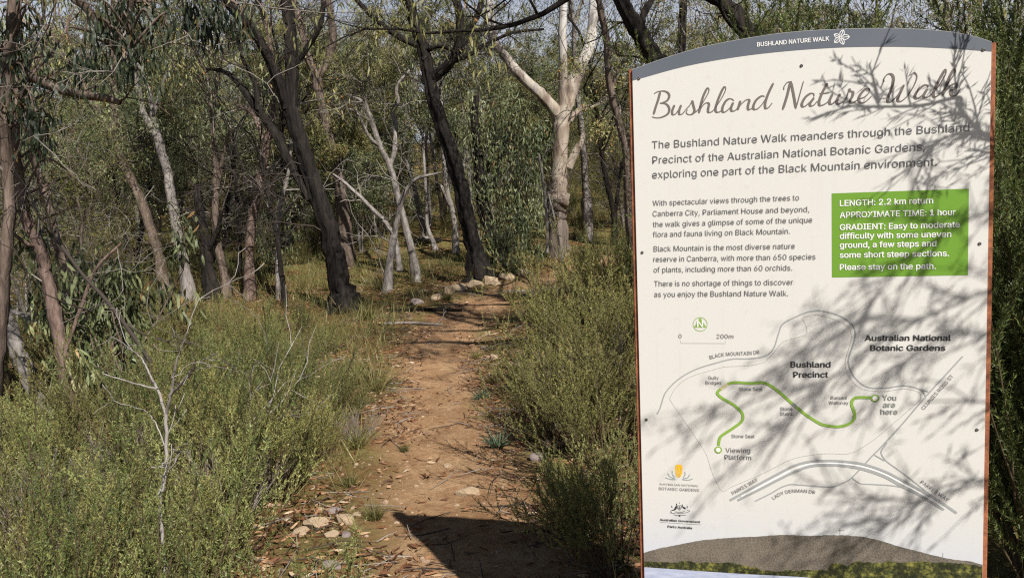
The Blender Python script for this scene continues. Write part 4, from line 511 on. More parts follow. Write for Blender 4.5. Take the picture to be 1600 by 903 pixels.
    for p in SG['dots']:
        C = catmull(np.array(p).reshape(-1, 2), 10); d = np.r_[0, np.cumsum(np.linalg.norm(np.diff(C, axis=0), axis=1))]
        t = np.arange(0, d[-1] - 2.2, 3.6)
        for a in t:
            q = [np.interp(a, d, C[:, 0]), np.interp(a, d, C[:, 1]), np.interp(a + 2.2, d, C[:, 0]), np.interp(a + 2.2, d, C[:, 1])]
            ribbon(mb, q, 1.1, .5)
    bd = mb.build('map_boundary', ink['grey_bold'], panel); bd['kind'] = 'stuff'
    green = plain('ink_trail', (.20, .34, .055), .45)
    mb = MB()
    for p, w in SG['green']: ribbon(mb, p, w * 1.5, 1.2)
    def ring(x, z, r, w, y): ribbon(mb, sum([[x + r * math.cos(a), z + r * math.sin(a)] for a in np.linspace(0, 2 * math.pi, 25)], []), w, y, 2)
    for x, z, r, w in SG['rings']: ring(x, z, r, w * 1.25, 1.35)
    for x, z, r, w in SG['compass']: ring(x, z, r, w * 1.5, .5)
    poly(mb, SG['tri'], .6)
    mb.build('map_trail', green, panel)
    for x, z, r, w in SG['rings']:
        mb = MB(); poly(mb, sum([[x + r * math.cos(a), z + r * math.sin(a)] for a in np.linspace(0, 2 * math.pi, 24, endpoint=False)], []), 1.28)
        mb.build('map_marker', ink['white_bold'], panel)
    mb = MB(); ribbon(mb, SG['bridge'][0][0], 8.2, 1.3); mb.build('map_bridge', plain('ink_bridge', (.45, .40, .25)), panel)
    mb = MB(); ribbon(mb, SG['stairs'][0][0], 8.2, 1.3); mb.build('map_stairs', ink['grey_bold'], panel)
    # lettering
    blocks = [('header_lettering', 0, 1), ('intro_lettering', 1, 4), ('paragraph_lettering', 4, 8), ('paragraph_lettering', 8, 11), ('paragraph_lettering', 11, 13), ('notice_lettering', 13, 20), ('scale_lettering', 20, 21), ('scale_lettering', 21, 22), ('north_letter', 22, 23),
              ('map_lettering', 23, 25), ('map_lettering', 25, 26), ('map_lettering', 26, 27), ('map_lettering', 27, 29), ('map_lettering', 29, 31), ('marker_lettering', 31, 34), ('place_lettering', 34, 36), ('place_lettering', 36, 38),
              ('marker_lettering', 38, 40), ('road_lettering', 40, 41), ('road_lettering', 41, 42), ('road_lettering', 42, 43), ('logo_lettering', 43, 45), ('crest_lettering', 45, 47)]
    for nm, i0, i1 in blocks:
        mb = MB(); st = TEXT[i0][-1]
        for s, u0, z0, u1, z1, cp, st2 in TEXT[i0:i1]: text(mb, s, u0, z0, u1, z1, cp, {'white_bold': 16, 'black_bold': 16, 'grey_bold': 12, 'body': -3}.get(st2, 0), 1.6)
        mb.build(nm, ink[st], panel)
    for s, pts, cp in SG['curved']:
        mb = MB(); text(mb, s, 0, 0, 1, 0, cp, 0, 1.6, pts); mb.build('road_lettering', ink['small'], panel)
    # handwritten title
    def pen(T, n):
        down = np.clip(-T[:, 1], 0, 1); e = np.minimum(np.arange(n), np.arange(n)[::-1]) / 4.0
        return (.42 + .58 * down ** .8) * np.clip(.55 + e, 0, 1)
    mb = MB()
    for k, p in enumerate(SG['title']): ribbon(mb, p, 6.6, .6 + .025 * k, 10, pen)
    mb.build('title_lettering', plain('ink_title', (.13, .11, .10)), panel)
    mb = MB()
    for k, p in enumerate(SG['flower']): ribbon(mb, p, 1.7, .8 + .01 * k)
    mb.build('flower_emblem', ink['white_bold'], panel)
    mb = MB()
    for p in SG['leafstroke']: ribbon(mb, p, 2.6, .5)
    mb.build('logo_leaves', plain('ink_leaf_grey', (.25, .29, .30)), panel)
    mb = MB()
    for k, p in enumerate(SG['petal']):
        q = catmull(np.array(p + p[:2]).reshape(-1, 2), 6)[:-1]; poly(mb, q.ravel(), .5 + .1 * k)
    mb.build('logo_petals', plain('ink_yellow', (.72, .42, .03)), panel)
    mb = MB()
    for k, p in enumerate(SG['crestfill']): poly(mb, p, .5 + .03 * k)
    for k, p in enumerate(SG['crestline']): ribbon(mb, p, .9, .8 + .02 * k)
    for p, w in SG['rule']: ribbon(mb, p, w, .5)
    mb.build('crest', ink['black_bold'], panel)
    # fixings
    steel = plain('dark_screw', (.10, .09, .085), .4, .6)
    for x, z in np.array(SG['screws'] + [-430, 508, 430, 508]).reshape(-1, 2):
        mb = MB(); rr = [(4.2, 0), (4.2, 1.2), (3.4, 2.4), (2.0, 3.0), (1.7, 1.6), (0.01, 1.6)]
        a = np.arange(12) * math.pi / 6
        V = np.array([[r * math.cos(t), -h, r * math.sin(t)] for r, h in rr for t in a]) / 1000
        id_ = np.arange(len(rr) * 12).reshape(len(rr), 12); n2 = np.roll(id_, -1, 1)
        mb.add(V, np.stack([id_[:-1], n2[:-1], n2[1:], id_[1:]], -1).reshape(-1, 4), .5, 0, True)
        s = mb.build('screw', steel, root); s.location = (x / 1000, 0, z / 1000)
    # rusty steel frame: two box-section uprights and rails behind the panel
    mr_, nt, b, _ = mat('rusty_steel'); v = coords(nt); n1 = noise(nt, v, 18, 6, .7); n2 = noise(nt, v, 90, 3)
    f = mix(nt, .4, n1, n2); nt.links.new(ramp(nt, f, [(.32, (.10, .035, .02)), (.48, (.22, .072, .032)), (.62, (.34, .125, .05)), (.75, (.42, .18, .085))]), b.inputs['Base Color'])
    b.inputs['Roughness'].default_value = .85; bump(nt, f, .4, .003, b)
    def box(name, x0, x1, y0, y1, z0, z1):
        mb = MB(); c = .0015
        V = np.array([[x, y, z] for z in (z0, z1) for x, y in ((x0 + c, y0), (x1 - c, y0), (x1, y0 + c), (x1, y1 - c), (x1 - c, y1), (x0 + c, y1), (x0, y1 - c), (x0, y0 + c))])
        i = np.arange(8); j = (i + 1) % 8
        mb.add(V, np.stack([i, j, j + 8, i + 8], 1)); mb.add(V, np.array([[8, 9, 10, 11, 12, 13, 14, 15], [7, 6, 5, 4, 3, 2, 1, 0]])); return mb.build(name, mr_, root)
    g = float(min(H(SO[0], SO[1]), 0)) - .3
    box('upright', -.4585, -.40, .0065, .060, g, 1.998); box('upright', .40, .4615, .0065, .060, g, 1.986)
    for z in (.50, 1.45, 1.90): box('rail', -.3998, .3998, .0068, .045, z, z + .05)
    return root
sign()
# ---------------------------------------------------------------- materials of the bush
BK_DARK = bark_mat('dark_stringy_bark', [(.32, (.006, .005, .0045)), (.48, (.018, .0145, .0125)), (.60, (.036, .029, .025)), (.78, (.11, .09, .077))], .07, 15, 1.0, .09)
BK_BROWN = bark_mat('brown_grey_bark', [(.30, (.045, .033, .026)), (.48, (.13, .098, .078)), (.62, (.22, .17, .14)), (.78, (.31, .25, .21))], .16, 18, .9, .03)
BK_GREY = bark_mat('grey_gum_bark', [(.30, (.085, .075, .068)), (.48, (.20, .18, .165)), (.62, (.31, .285, .265)), (.78, (.42, .39, .36))], .3, 9, .5, .015)
BK_RED = bark_mat('flaky_red_brown_bark', [(.30, (.05, .032, .025)), (.48, (.155, .108, .088)), (.62, (.25, .185, .155)), (.78, (.35, .28, .24))], .3, 16, .9, .025)
BK_TWIG = plain('dead_twig', (.23, .205, .18), .9, 0, .2)
BK_STEM = plain('shrub_stem', (.085, .062, .036), .9, 0, .2)
BK_DTWIG = plain('dark_twig', (.05, .04, .034), .9, 0, .2)

def white_bark():
    m, nt, b, o = mat('smooth_white_gum_bark')
    v = coords(nt, (1, 1, .35)); v1 = coords(nt)
    n1 = noise(nt, v, 3.2, 5, .6, .6); n2 = noise(nt, v, 9, 5, .65); sx = N(nt, 'SeparateXYZ'); nt.links.new(v1, sx.inputs[0])
    mr = N(nt, 'MapRange'); mr.inputs['From Min'].default_value = 3.4; mr.inputs['From Max'].default_value = 6.0; nt.links.new(sx.outputs['Z'], mr.inputs['Value'])
    up = ramp(nt, n1, [(.32, (.11, .10, .094)), (.42, (.29, .27, .255)), (.50, (.48, .46, .445)), (.62, (.60, .585, .57))])
    lo = ramp(nt, n1, [(.34, (.06, .046, .04)), (.43, (.16, .115, .085)), (.51, (.235, .19, .15)), (.58, (.33, .285, .225)), (.66, (.18, .155, .14))])
    mr2 = N(nt, 'MapRange'); mr2.inputs['From Min'].default_value = 1.0; mr2.inputs['From Max'].default_value = 1.7; nt.links.new(sx.outputs['Z'], mr2.inputs['Value'])
    foot = ramp(nt, n1, [(.35, (.045, .035, .03)), (.5, (.115, .09, .075)), (.65, (.18, .145, .125))])
    lo = mix(nt, mr2.outputs[0], foot, lo)
    c = mix(nt, mr.outputs[0], lo, up)
    c = mix(nt, ramp(nt, n2, [(.66, (0, 0, 0)), (.74, (.8, .8, .8))]), c, (.10, .08, .065))
    nt.links.new(c, b.inputs['Base Color']); b.inputs['Roughness'].default_value = .75; b.inputs['Specular IOR Level'].default_value = .25
    bump(nt, n2, .35, .01, b); return m
BK_WHITE = white_bark()
BK_PALE = bark_mat('pale_sapling_bark', [(.32, (.06, .052, .046)), (.45, (.18, .16, .142)), (.58, (.31, .285, .26)), (.74, (.44, .41, .375))], .4, 8, .3, .01)

LF_OLIVE = leaf_mat('olive_gum_leaf', [(0, (.055, .060, .017)), (.35, (.150, .152, .056)), (.65, (.26, .25, .095)), (.88, (.36, .315, .13)), (1, (.36, .18, .055))], .22)
LF_GREY = leaf_mat('grey_green_gum_leaf', [(0, (.044, .058, .026)), (.4, (.135, .158, .072)), (.75, (.24, .26, .125)), (.95, (.30, .30, .16)), (1, (.30, .19, .08))], .22)
LF_SHADED = leaf_mat('shaded_gum_leaf', [(0, (.014, .022, .012)), (.5, (.035, .050, .026)), (.9, (.07, .09, .045)), (1, (.14, .08, .03))], .2)  # canopy shade on the hanging leaves is put into this dark leaf colour
LF_YEL = leaf_mat('yellow_green_leaf', [(0, (.055, .062, .014)), (.5, (.14, .15, .036)), (.85, (.24, .235, .06)), (1, (.30, .20, .05))])
LF_SHRUB = leaf_mat('fine_shrub_leaf', [(0, (.060, .070, .013)), (.35, (.165, .172, .050)), (.65, (.285, .272, .088)), (.85, (.37, .30, .11)), (1, (.42, .21, .05))], .16)
LF_SHRUB3 = leaf_mat('deep_green_shrub_leaf', [(0, (.030, .045, .012)), (.4, (.092, .125, .034)), (.75, (.18, .205, .058)), (.95, (.26, .24, .07)), (1, (.30, .16, .04))], .16)
LF_BROWN = leaf_mat('dry_shrub_leaf', [(0, (.06, .04, .022)), (.5, (.16, .105, .055)), (1, (.28, .19, .09))], .2)
LF_SHRUB2 = leaf_mat('grey_shrub_leaf', [(0, (.050, .066, .022)), (.35, (.155, .180, .056)), (.65, (.265, .275, .095)), (.85, (.33, .31, .11)), (1, (.34, .19, .05))], .16)
LF_GRASS = leaf_mat('straw_grass_blade', [(0, (.055, .062, .018)), (.4, (.135, .13, .04)), (.7, (.24, .21, .08)), (1, (.36, .29, .15))], .25)
LF_DEAD = leaf_mat('fallen_leaf', [(0, (.06, .026, .013)), (.35, (.16, .070, .032)), (.6, (.26, .13, .062)), (.8, (.34, .20, .105)), (.94, (.42, .29, .18)), (1, (.50, .41, .30))], .05, .6)

BK_SILVER = bark_mat('silvery_dead_bark', [(.30, (.12, .105, .09)), (.46, (.28, .255, .23)), (.6, (.43, .40, .37)), (.76, (.54, .51, .48))], .3, 14, .5, .006)

def unit(v): return v / (np.linalg.norm(v) + 1e-9)

def wander(p, d, length, n, rng, bend, up=0.0):
    pts = [np.array(p, float)]; d = unit(np.array(d, float)); st = length / (n - 1)
    for i in range(n - 1):
        d = unit(d + rng.standard_normal(3) * bend + np.array([0, 0, up])); pts.append(pts[-1] + d * st)
    return np.array(pts), d

def spread(d, ang, rng):
    a = rng.standard_normal(3); a = unit(a - d * (a @ d)); return unit(d * math.cos(ang) + a * math.sin(ang))

def grow(W, tips, p, d, r, length, lev, rng, cfg, mi=0):
    n = 6 if lev >= 2 else 5
    P, dd = wander(p, d, length, n, rng, cfg.get('bend', .16), cfg.get('up', .05) if lev >= 1 else -.02)
    re = max(r * .55, .003)
    W.tube(P, np.linspace(r, re, n), 8 if r > .05 else (6 if r > .02 else 4), mi)
    if lev == 0:
        tips.append((P[-1], dd)); tips.append((P[2], dd)); return
    k = rng.integers(*cfg.get('kids', (3, 5)))
    for j in range(k):
        t = 1.0 if j == 0 else rng.uniform(.35, 1.0)
        x = t * (n - 1); i = min(int(x), n - 2); q = P[i] + (P[i + 1] - P[i]) * (x - i)
        rr = r + (re - r) * t
        grow(W, tips, q, spread(dd, rng.uniform(.2, .45) if j == 0 else rng.uniform(.45, 1.05), rng), rr * (.85 if j == 0 else rng.uniform(.45, .7)), length * rng.uniform(.58, .82), lev - 1, rng, cfg, mi)

def clumps(C, tips, rng, n=60, size=(.26, .26, .34), ln=.10, wd=.02, hang=.75, fold=False, keep=1.0, bias=0.0):
    """leaf clumps hanging from the twig ends"""
    tips = [t for t in tips if rng.random() < keep]
    if not tips: return
    c = np.array([t[0] for t in tips]); m = len(c)
    k = rng.integers(int(n * .5), int(n * 1.5), m); ix = np.repeat(np.arange(m), k); M = len(ix)
    sc = rng.uniform(.6, 1.3, m)[ix][:, None]
    off = rng.standard_normal((M, 3)) * np.array(size) * .6 * sc; off[:, 2] -= size[2] * .4
    D = rng.standard_normal((M, 3)) * (1 - hang) * 1.6 + np.array([0, 0, -hang]) + off * .6
    ct = rng.uniform(.1, .75, m)[ix]
    tint = np.clip(ct + rng.standard_normal(M) * .16 + bias, 0, .97); tint[rng.random(M) < .02] = 1.0
    C.leaves(c[ix] + off, D, ln * rng.uniform(.6, 1.35, M), wd * rng.uniform(.7, 1.3, M), rng, tint, 0, fold, .25)

def dead_twigs(W, p, d, r, length, lev, rng, mi=1):
    P, dd = wander(p, d, length, 5, rng, .25, 0)
    W.tube(P, np.linspace(r, max(r * .4, .002), 5), 5 if r > .012 else 3, mi)
    if lev > 0:
        for j in range(rng.integers(2, 5)):
            i = rng.integers(1, 5); dead_twigs(W, P[i], spread(dd, rng.uniform(.4, 1.2), rng), r * .55, length * rng.uniform(.45, .8), lev - 1, rng, mi)

# ---------------------------------------------------------------- trees of the middle distance: one mesh set per kind
def tree_kind(seed, height, r0, stems, bark, leaf, leaf_n=165, ln=.13, wd=.038, low=.58, dead=5, lev=2, keep=.5, spreadr=1.0):
    rng = np.random.default_rng(seed); W = MB(); C = MB(); tips = []
    for s in range(stems):
        a = rng.uniform(0, 6.28); d = unit(np.array([math.cos(a) * .22 * (s > 0) + rng.normal() * .08, math.sin(a) * .22 * (s > 0) + rng.normal() * .08, 1]))
        h = height * rng.uniform(.5, .68) * (1 if s == 0 else rng.uniform(.7, .95))
        P, dd = wander([rng.normal() * .1 * (s > 0), rng.normal() * .1 * (s > 0), -.25], d, h, 10, rng, .06, .015)
        r = r0 * (1 if s == 0 else rng.uniform(.5, .8)); rad = np.linspace(r, r * .5, 10); rad[0] *= 1.35; rad[1] *= 1.08
        W.tube(P, rad, 9, 0)
        for j in range(rng.integers(5, 8)):
            t = 1.0 if j == 0 else rng.uniform(low, 1.0); x = t * 9; i = min(int(x), 8); q = P[i] + (P[i + 1] - P[i]) * (x - i)
            L = height * rng.uniform(.16, .26) * spreadr * (1.25 if j == 0 else 1)
            grow(W, tips, q, spread(dd, .25 if j == 0 else rng.uniform(.5, 1.0), rng), np.interp(i, range(10), rad) * (.8 if j == 0 else rng.uniform(.3, .5)), L, lev, rng, {'bend': .17, 'up': .07})
        for j in range(dead):
            i = rng.integers(2, 9); dead_twigs(W, P[i], spread(dd, rng.uniform(.7, 1.4), rng), rng.uniform(.006, .014), rng.uniform(.6, 1.6), 2, rng)
    clumps(C, tips, rng, leaf_n, ln=ln, wd=wd, keep=keep, size=(.30, .30, .27), hang=.55)
    tw = BK_TWIG if bark is not BK_DARK else BK_DTWIG
    return W.mesh('trunk', [bark, tw], .04, seed), C.mesh('crown', leaf)

def put_tree(kind, x, y, label, cat, group, rz, sc, name='gum_tree', dz=0.0):
    z = float(H(x, y)) + dz
    t = thing(name, (x, y, z), label, cat, group, rz, sc)
    link('trunk', kind[0], t); link('crown', kind[1], t); return t

# ---------------------------------------------------------------- shrubs
def shrub_kind(seed, h, spreadr, stems=44, side=11, leaf=LF_SHRUB, ln=.018, wd=.0031, per=84, brown=.16, stemcol=None, upright=.45, blen=(.14, .36), bare=.38):
    rng = np.random.default_rng(seed); W = MB(); C = MB(); LP, LD, LT, LL = [], [], [], []
    main = [(rng.uniform(0, 2 * math.pi), (rng.random() ** .6) * spreadr, rng.uniform(.7, 1.12)) for q in range(9)]
    for s in range(stems):
        a, tilt, hm = main[s % 9]; a += rng.normal() * .28; tilt += rng.normal() * .13
        d = np.array([math.cos(a) * math.sin(tilt), math.sin(a) * math.sin(tilt), math.cos(tilt)])
        L = h * hm * rng.uniform(.75, 1.08)
        P, dd = wander([math.cos(a) * .08, math.sin(a) * .08, -.05], d, L, 7, rng, .10, .06)
        W.tube(P, np.linspace(.005, .0014, 7) * (h ** .5), 4, 0)
        st = rng.uniform(-.12, .12)
        for j in range(side):
            t = rng.uniform(bare, 1.0) if j else 1.0
            x = t * 6; i = min(int(x), 5); q = P[i] + (P[i + 1] - P[i]) * (x - i); td = unit(P[i + 1] - P[i])
            bd = unit(spread(td, rng.uniform(.3, .9), rng) + np.array([0, 0, upright]))
            bl = rng.uniform(*blen) * (.6 + .6 * (1 - t)) * h ** .5
            B, bdd = wander(q, bd, bl, 4, rng, .12, .04)
            W.tube(B, np.linspace(.0016, .0007, 4), 3, 0)
            m = int(per * bl / .2)
            u = np.sort(rng.random(m)) ** .85; xx = u * 3; ii = np.minimum(xx.astype(int), 2); f = (xx - ii)[:, None]
            pp = B[ii] * (1 - f) + B[ii + 1] * f
            r = rng.standard_normal((m, 3)); LP.append(pp); LD.append(bdd * .9 + r * .5)
            young = (t > .8) * np.clip((u - .45) / .55, 0, 1) * brown * (rng.random() < .75)
            LT.append(np.clip(.34 + st + rng.standard_normal(m) * .13 + young + .12 * t, 0, 1)); LL.append(rng.uniform(.65, 1.3, m) * (1 - .35 * u))
    LP = np.concatenate(LP); LL = np.concatenate(LL)
    C.leaves(LP, np.concatenate(LD), ln * LL, wd * (.6 + .5 * LL), rng, np.concatenate(LT))
    return W.mesh('stems', stemcol or BK_STEM), C.mesh('foliage', leaf)

def put_shrub(kind, x, y, label, cat='shrub', group=None, rz=0.0, sc=1.0, name='shrub', dz=0.0):
    t = thing(name, (x, y, float(H(x, y)) + dz), label, cat, group, rz, sc)
    link('stems', kind[0], t); link('foliage', kind[1], t); return t

# ---------------------------------------------------------------- tussocks
def tussock_mesh(seed, n, ln, wd, leaf=LF_GRASS, lean=.75, base=.05, bias=0.0):
    rng = np.random.default_rng(seed); C = MB()
    a = rng.uniform(0, 2 * math.pi, n); tl = rng.random(n) ** .8 * lean
    d = np.stack([np.cos(a) * np.sin(tl), np.sin(a) * np.sin(tl), np.cos(tl)], 1)
    L = ln * rng.uniform(.5, 1.15, n); p = np.stack([np.cos(a), np.sin(a), 0 * a], 1) * rng.random(n)[:, None] * base; p[:, 2] -= .02
    side = np.cross(d, rng.standard_normal((n, 3))); side /= np.linalg.norm(side, axis=1, keepdims=True)
    K = 5; V = []
    droop = rng.uniform(.1, .65, n)
    for k in range(K):
        t = k / (K - 1)
        c = p + d * (L * t)[:, None] + np.stack([np.cos(a) * .25, np.sin(a) * .25, -np.ones(n)], 1) * (L * droop * t ** 2.2)[:, None]
        w = (wd * (1 - t ** 1.5) * .5 + .0002)
        V += [c - side * w, c + side * w]
    V = np.stack(V, 1); o = np.arange(n)[:, None] * 2 * K
    F = np.concatenate([o + np.array([[2 * k, 2 * k + 1, 2 * k + 3, 2 * k + 2]]) for k in range(K - 1)])
    tint = np.clip(rng.normal(.5 + bias, .2, n), 0, 1)
    C.add(V.reshape(-1, 3), F, np.repeat(tint, 2 * K)); return C.mesh('tussock', leaf)

# ---------------------------------------------------------------- rocks
def rock_mat(name, stops):
    m, nt, b, o = mat(name); v = coords(nt); n1 = noise(nt, v, 14, 6, .65); n2 = noise(nt, v, 60, 4, .7)
    f = mix(nt, .4, n1, n2); nt.links.new(ramp(nt, f, stops), b.inputs['Base Color']); b.inputs['Roughness'].default_value = .9
    bump(nt, f, .7, .02, b); return m
RK_TAN = rock_mat('tan_sandstone', [(.3, (.13, .075, .042)), (.44, (.34, .235, .145)), (.56, (.48, .37, .245)), (.70, (.56, .46, .33))])
RK_GREY = rock_mat('purple_grey_stone', [(.3, (.12, .09, .085)), (.5, (.25, .20, .185)), (.68, (.38, .32, .29))])
def rock_mesh(seed, mtl, flat=.6):
    import bmesh
    rng = np.random.default_rng(seed); bm = bmesh.new(); bmesh.ops.create_icosphere(bm, subdivisions=4, radius=1)
    V = np.array([v.co[:] for v in bm.verts]); F = np.array([[v.index for v in f.verts] for f in bm.faces]); bm.free()
    U = V.copy()
    for k in range(11):                                        # cut flat facets, then roughen
        n = unit(rng.standard_normal(3)); dcut = rng.uniform(.55, .85); s = V @ n; V = V - n[None] * np.maximum(s - dcut, 0)[:, None]
    V *= (1 + .10 * fbm(U[:, 0] * 3 + 9, U[:, 1] * 3 + U[:, 2] * 2.3, seed, 4))[:, None]
    V *= np.array([1, rng.uniform(.6, .9), flat]); mb = MB(); mb.add(V, F, .5, 0, False); return mb.mesh('rock', mtl)
# ---------------------------------------------------------------- the trees one can tell apart
HERO_FEET = []
def hero(label, base, strokes, bark, leaf=None, name='gum_tree', Y=None, lev=2, length=1.5, leaf_n=50, twigs=0, seed=0, rough=.13, sides=18,
         tipspx=(), ln=.11, wd=.02, twigmat=None, keep=.85, size=(.3, .3, .4), hang=.78, fold=False, cat='tree', bias=0.0, flare=1.55):
    rng = np.random.default_rng(seed + 100)
    b = ground(*base) if Y is None else at(base[0], base[1], Y)
    b[2] = float(H(b[0], b[1])); Y = b[1]
    HERO_FEET.append((b, strokes[0][0][2] * .5 * Y / FOC))
    W = MB(); C = MB(); tips = []; allp = []
    for k, st in enumerate(strokes):
        g = st[-1] if isinstance(st[-1], str) else ''
        pts = [q for q in st if not isinstance(q, str)]
        n = len(pts); P = []; r = []
        for i, q in enumerate(pts):
            dy = (0 if k == 0 else .35 * math.sin(k * 2.1 + seed) * i / max(1, n - 1))
            yy = Y + dy; P.append(at(q[0], q[1], yy) - b); r.append(q[2] * .5 * yy / FOC)
        P = np.array(P); r = np.array(r)
        if k == 0:
            P = np.concatenate([[[P[0][0], P[0][1], -.3]], P]) ; r = np.r_[r[0] * flare * 1.15, r[0] * flare, r[1:]]
        Cn = catmull(P, 6); t = np.linspace(0, len(P) - 1, len(Cn)); rr = np.interp(t, range(len(P)), r)
        Cn[2:-1] += rng.standard_normal((len(Cn) - 3, 3)) * rr[2:-1, None] * .06
        W.tube(Cn, rr, sides if rr.max() > .03 else 7, 0)
        allp.append((Cn, rr))
        if 'g' in g:
            d = unit(Cn[-1] - Cn[-4])
            for j in range(3): grow(W, tips, Cn[-1], spread(d, rng.uniform(.1, .55), rng), rr[-1] * rng.uniform(.55, .95), length * rng.uniform(.8, 1.2), lev, rng, {'bend': .15, 'up': .05}, 0)
    for j in range(twigs):
        Cn, rr = allp[rng.integers(0, len(allp))]; i = rng.integers(len(Cn) // 3, len(Cn)); T = unit(Cn[min(i + 1, len(Cn) - 1)] - Cn[i - 1])
        dead_twigs(W, Cn[i], spread(T, rng.uniform(.5, 1.3), rng), min(rr[i] * .5, rng.uniform(.006, .016)), rng.uniform(.4, 1.3), 2, rng)
    for q in tipspx:
        p = at(q[0], q[1], q[2] if len(q) > 2 else Y) - b; tips.append((p, np.array([0, 0, -1.0])))
        d = min(((np.linalg.norm(c_[i] - p), c_[i]) for c_, _ in allp for i in range(0, len(c_), 3)), key=lambda z: z[0])[1]
        m_ = (d + p) / 2 + rng.standard_normal(3) * .1 + np.array([0, 0, .15])
        W.tube(catmull([d, m_, p], 4), np.linspace(.012, .004, 9), 5, 0)
    root = thing(name, b, label, cat)
    W.build('trunk', [bark, twigmat or (BK_DTWIG if bark is BK_DARK else BK_TWIG)], root, rough, seed)
    if leaf is not None and tips:
        clumps(C, tips, rng, leaf_n, ln=ln, wd=wd, keep=keep, size=size, hang=hang, fold=fold, bias=bias); C.build('crown', leaf, root)
    return root

g = 'g'
hero('thick dark-barked gum forking low, standing where shrubs meet the path', (541, 486),
     [[(541, 486, 44), (530, 445, 36), (515, 370, 31), (490, 290, 27), (470, 230, 25), (453, 170, 24)],
      [(453, 172, 21), (456, 100, 19), (452, 40, 17), (441, -25, 15), g],
      [(453, 175, 16), (438, 130, 14), (420, 90, 13), (399, 52, 12), (360, 10, 11), (335, -25, 10), g],
      [(486, 312, 15), (450, 250, 13), (430, 210, 12), (402, 172, 11), (370, 128, 9), (348, 112, 6), (322, 108, 4)],
      [(402, 172, 7), (398, 130, 6), (380, 95, 5), (372, 60, 4), g],
      [(456, 110, 9), (480, 75, 8), (500, 40, 7), (508, -20, 6), g]], BK_DARK, LF_OLIVE, twigs=60, seed=1, lev=2, keep=.35)
hero('straight brown-grey gum close behind the thick dark forking trunk', (541, 418),
     [[(541, 418, 19), (532, 300, 17), (517, 224, 16), (499, 149, 15), (495, 122, 15)],
      [(495, 124, 11), (479, 85, 10), (471, 50, 9), (452, -20, 8), g],
      [(495, 124, 11), (514, 92, 10), (519, 50, 10), (511, -20, 9), g]], BK_BROWN, LF_OLIVE, twigs=12, seed=2)
hero('dark leaning gum with crooked upper limbs at the bend of the path', (752, 438),
     [[(752, 438, 31), (742, 390, 25), (732, 349, 23), (717, 279, 22), (695, 209, 21), (677, 149, 20), (665, 95, 18), (654, 50, 17), (636, 0, 16), (622, -40, 15), g],
      [(678, 122, 15), (690, 112, 14), (704, 97, 13), (717, 72, 12), (720, 40, 11), (711, -20, 10), g],
      [(717, 60, 9), (734, 45, 8), (749, 15, 8), (757, -30, 7), g],
      [(660, 75, 10), (630, 62, 9), (602, 44, 8), (569, 14, 7), (540, -20, 6), g],
      [(660, 78, 8), (690, 72, 7), (712, 78, 5), (735, 60, 4)],
      [(704, 97, 7), (730, 88, 6), (760, 70, 5), (800, 52, 4), (850, 46, 3)]], BK_DARK, LF_OLIVE, twigs=70, seed=3, keep=.12)
hero('big white-limbed gum forking in a V above a creamy mottled trunk', (873, 402),
     [[(873, 402, 36), (871, 350, 32), (870, 330, 32), (872, 312, 38), (872, 300, 30), (874, 269, 26), (876, 214, 26), (878, 180, 29)],
      [(874, 186, 20), (862, 166, 18), (839, 142, 16), (809, 114, 15), (790, 90, 14), (772, 64, 14), (766, 30, 13), (765, -30, 12), g],
      [(880, 184, 26), (890, 146, 24), (906, 107, 18), (921, 74, 16), (927, 35, 15), (931, -30, 13), g],
      [(880, 170, 14), (880, 120, 12), (879, 50, 11), (882, -30, 10), g],
      [(888, 262, 13), (898, 240, 12), (908, 222, 9), (912, 208, 7)],
      [(890, 190, 9), (905, 172, 8), (930, 165, 6), (948, 152, 5)]], BK_WHITE, LF_GREY, twigs=8, seed=4, keep=.5, rough=.07, twigmat=BK_DTWIG, flare=1.15)
hero('near-black charred trunk behind the leaning gum, half hidden by drooping leaves', (784, 414),
     [[(784, 414, 26), (772, 380, 22), (758, 330, 19), (750, 290, 17), (748, 240, 14), (742, 190, 11), (745, 150, 8)],
      [(757, 330, 9), (775, 270, 8), (790, 220, 7), (800, 180, 5)], [(752, 300, 8), (770, 230, 6), (772, 170, 5)]], BK_DARK, LF_GREY, twigs=4, seed=5, bias=-.12,
     tipspx=[(x + (i * 37 % 17) - 8, y + (i * 53 % 19) - 9) for i, (x, y) in enumerate([(x, y) for y in range(165, 400, 26) for x in range(742, 845, 20)]) if not (y > 330 and x < 780) and not (y < 190 and x > 810)],
     leaf_n=150, ln=.12, wd=.026, size=(.24, .26, .34), keep=.9)
hero('slim pale gum with bare white branches rising from the grassy slope', (651, 440),
     [[(651, 440, 13), (644, 394, 12), (626, 324, 11), (611, 264, 10), (594, 229, 9), (579, 184, 8), (566, 160, 6), (543, 148, 4)],
      [(609, 258, 8), (616, 239, 7), (618, 200, 6), (614, 175, 6), (622, 160, 5), (620, 135, 4), (640, 110, 3)],
      [(594, 229, 6), (577, 214, 5), (560, 180, 4), (545, 170, 3)], [(579, 184, 5), (568, 150, 4), (562, 130, 3)]], BK_PALE, LF_GREY, twigs=14, seed=6, leaf_n=25)
hero('multi-stemmed grey gum with spreading low arms on the slope', (605, 456),
     [[(605, 456, 12), (609, 410, 11), (613, 384, 11), (616, 366, 11)],
      [(616, 368, 8), (600, 345, 7), (582, 327, 7), (564, 309, 6), (538, 285, 5), (520, 272, 3)],
      [(616, 368, 9), (620, 344, 8), (628, 310, 7), (640, 290, 6), (654, 278, 5), (690, 270, 3)],
      [(624, 424, 9), (621, 395, 8), (616, 372, 8)]], BK_GREY, LF_OLIVE, twigs=10, seed=7)
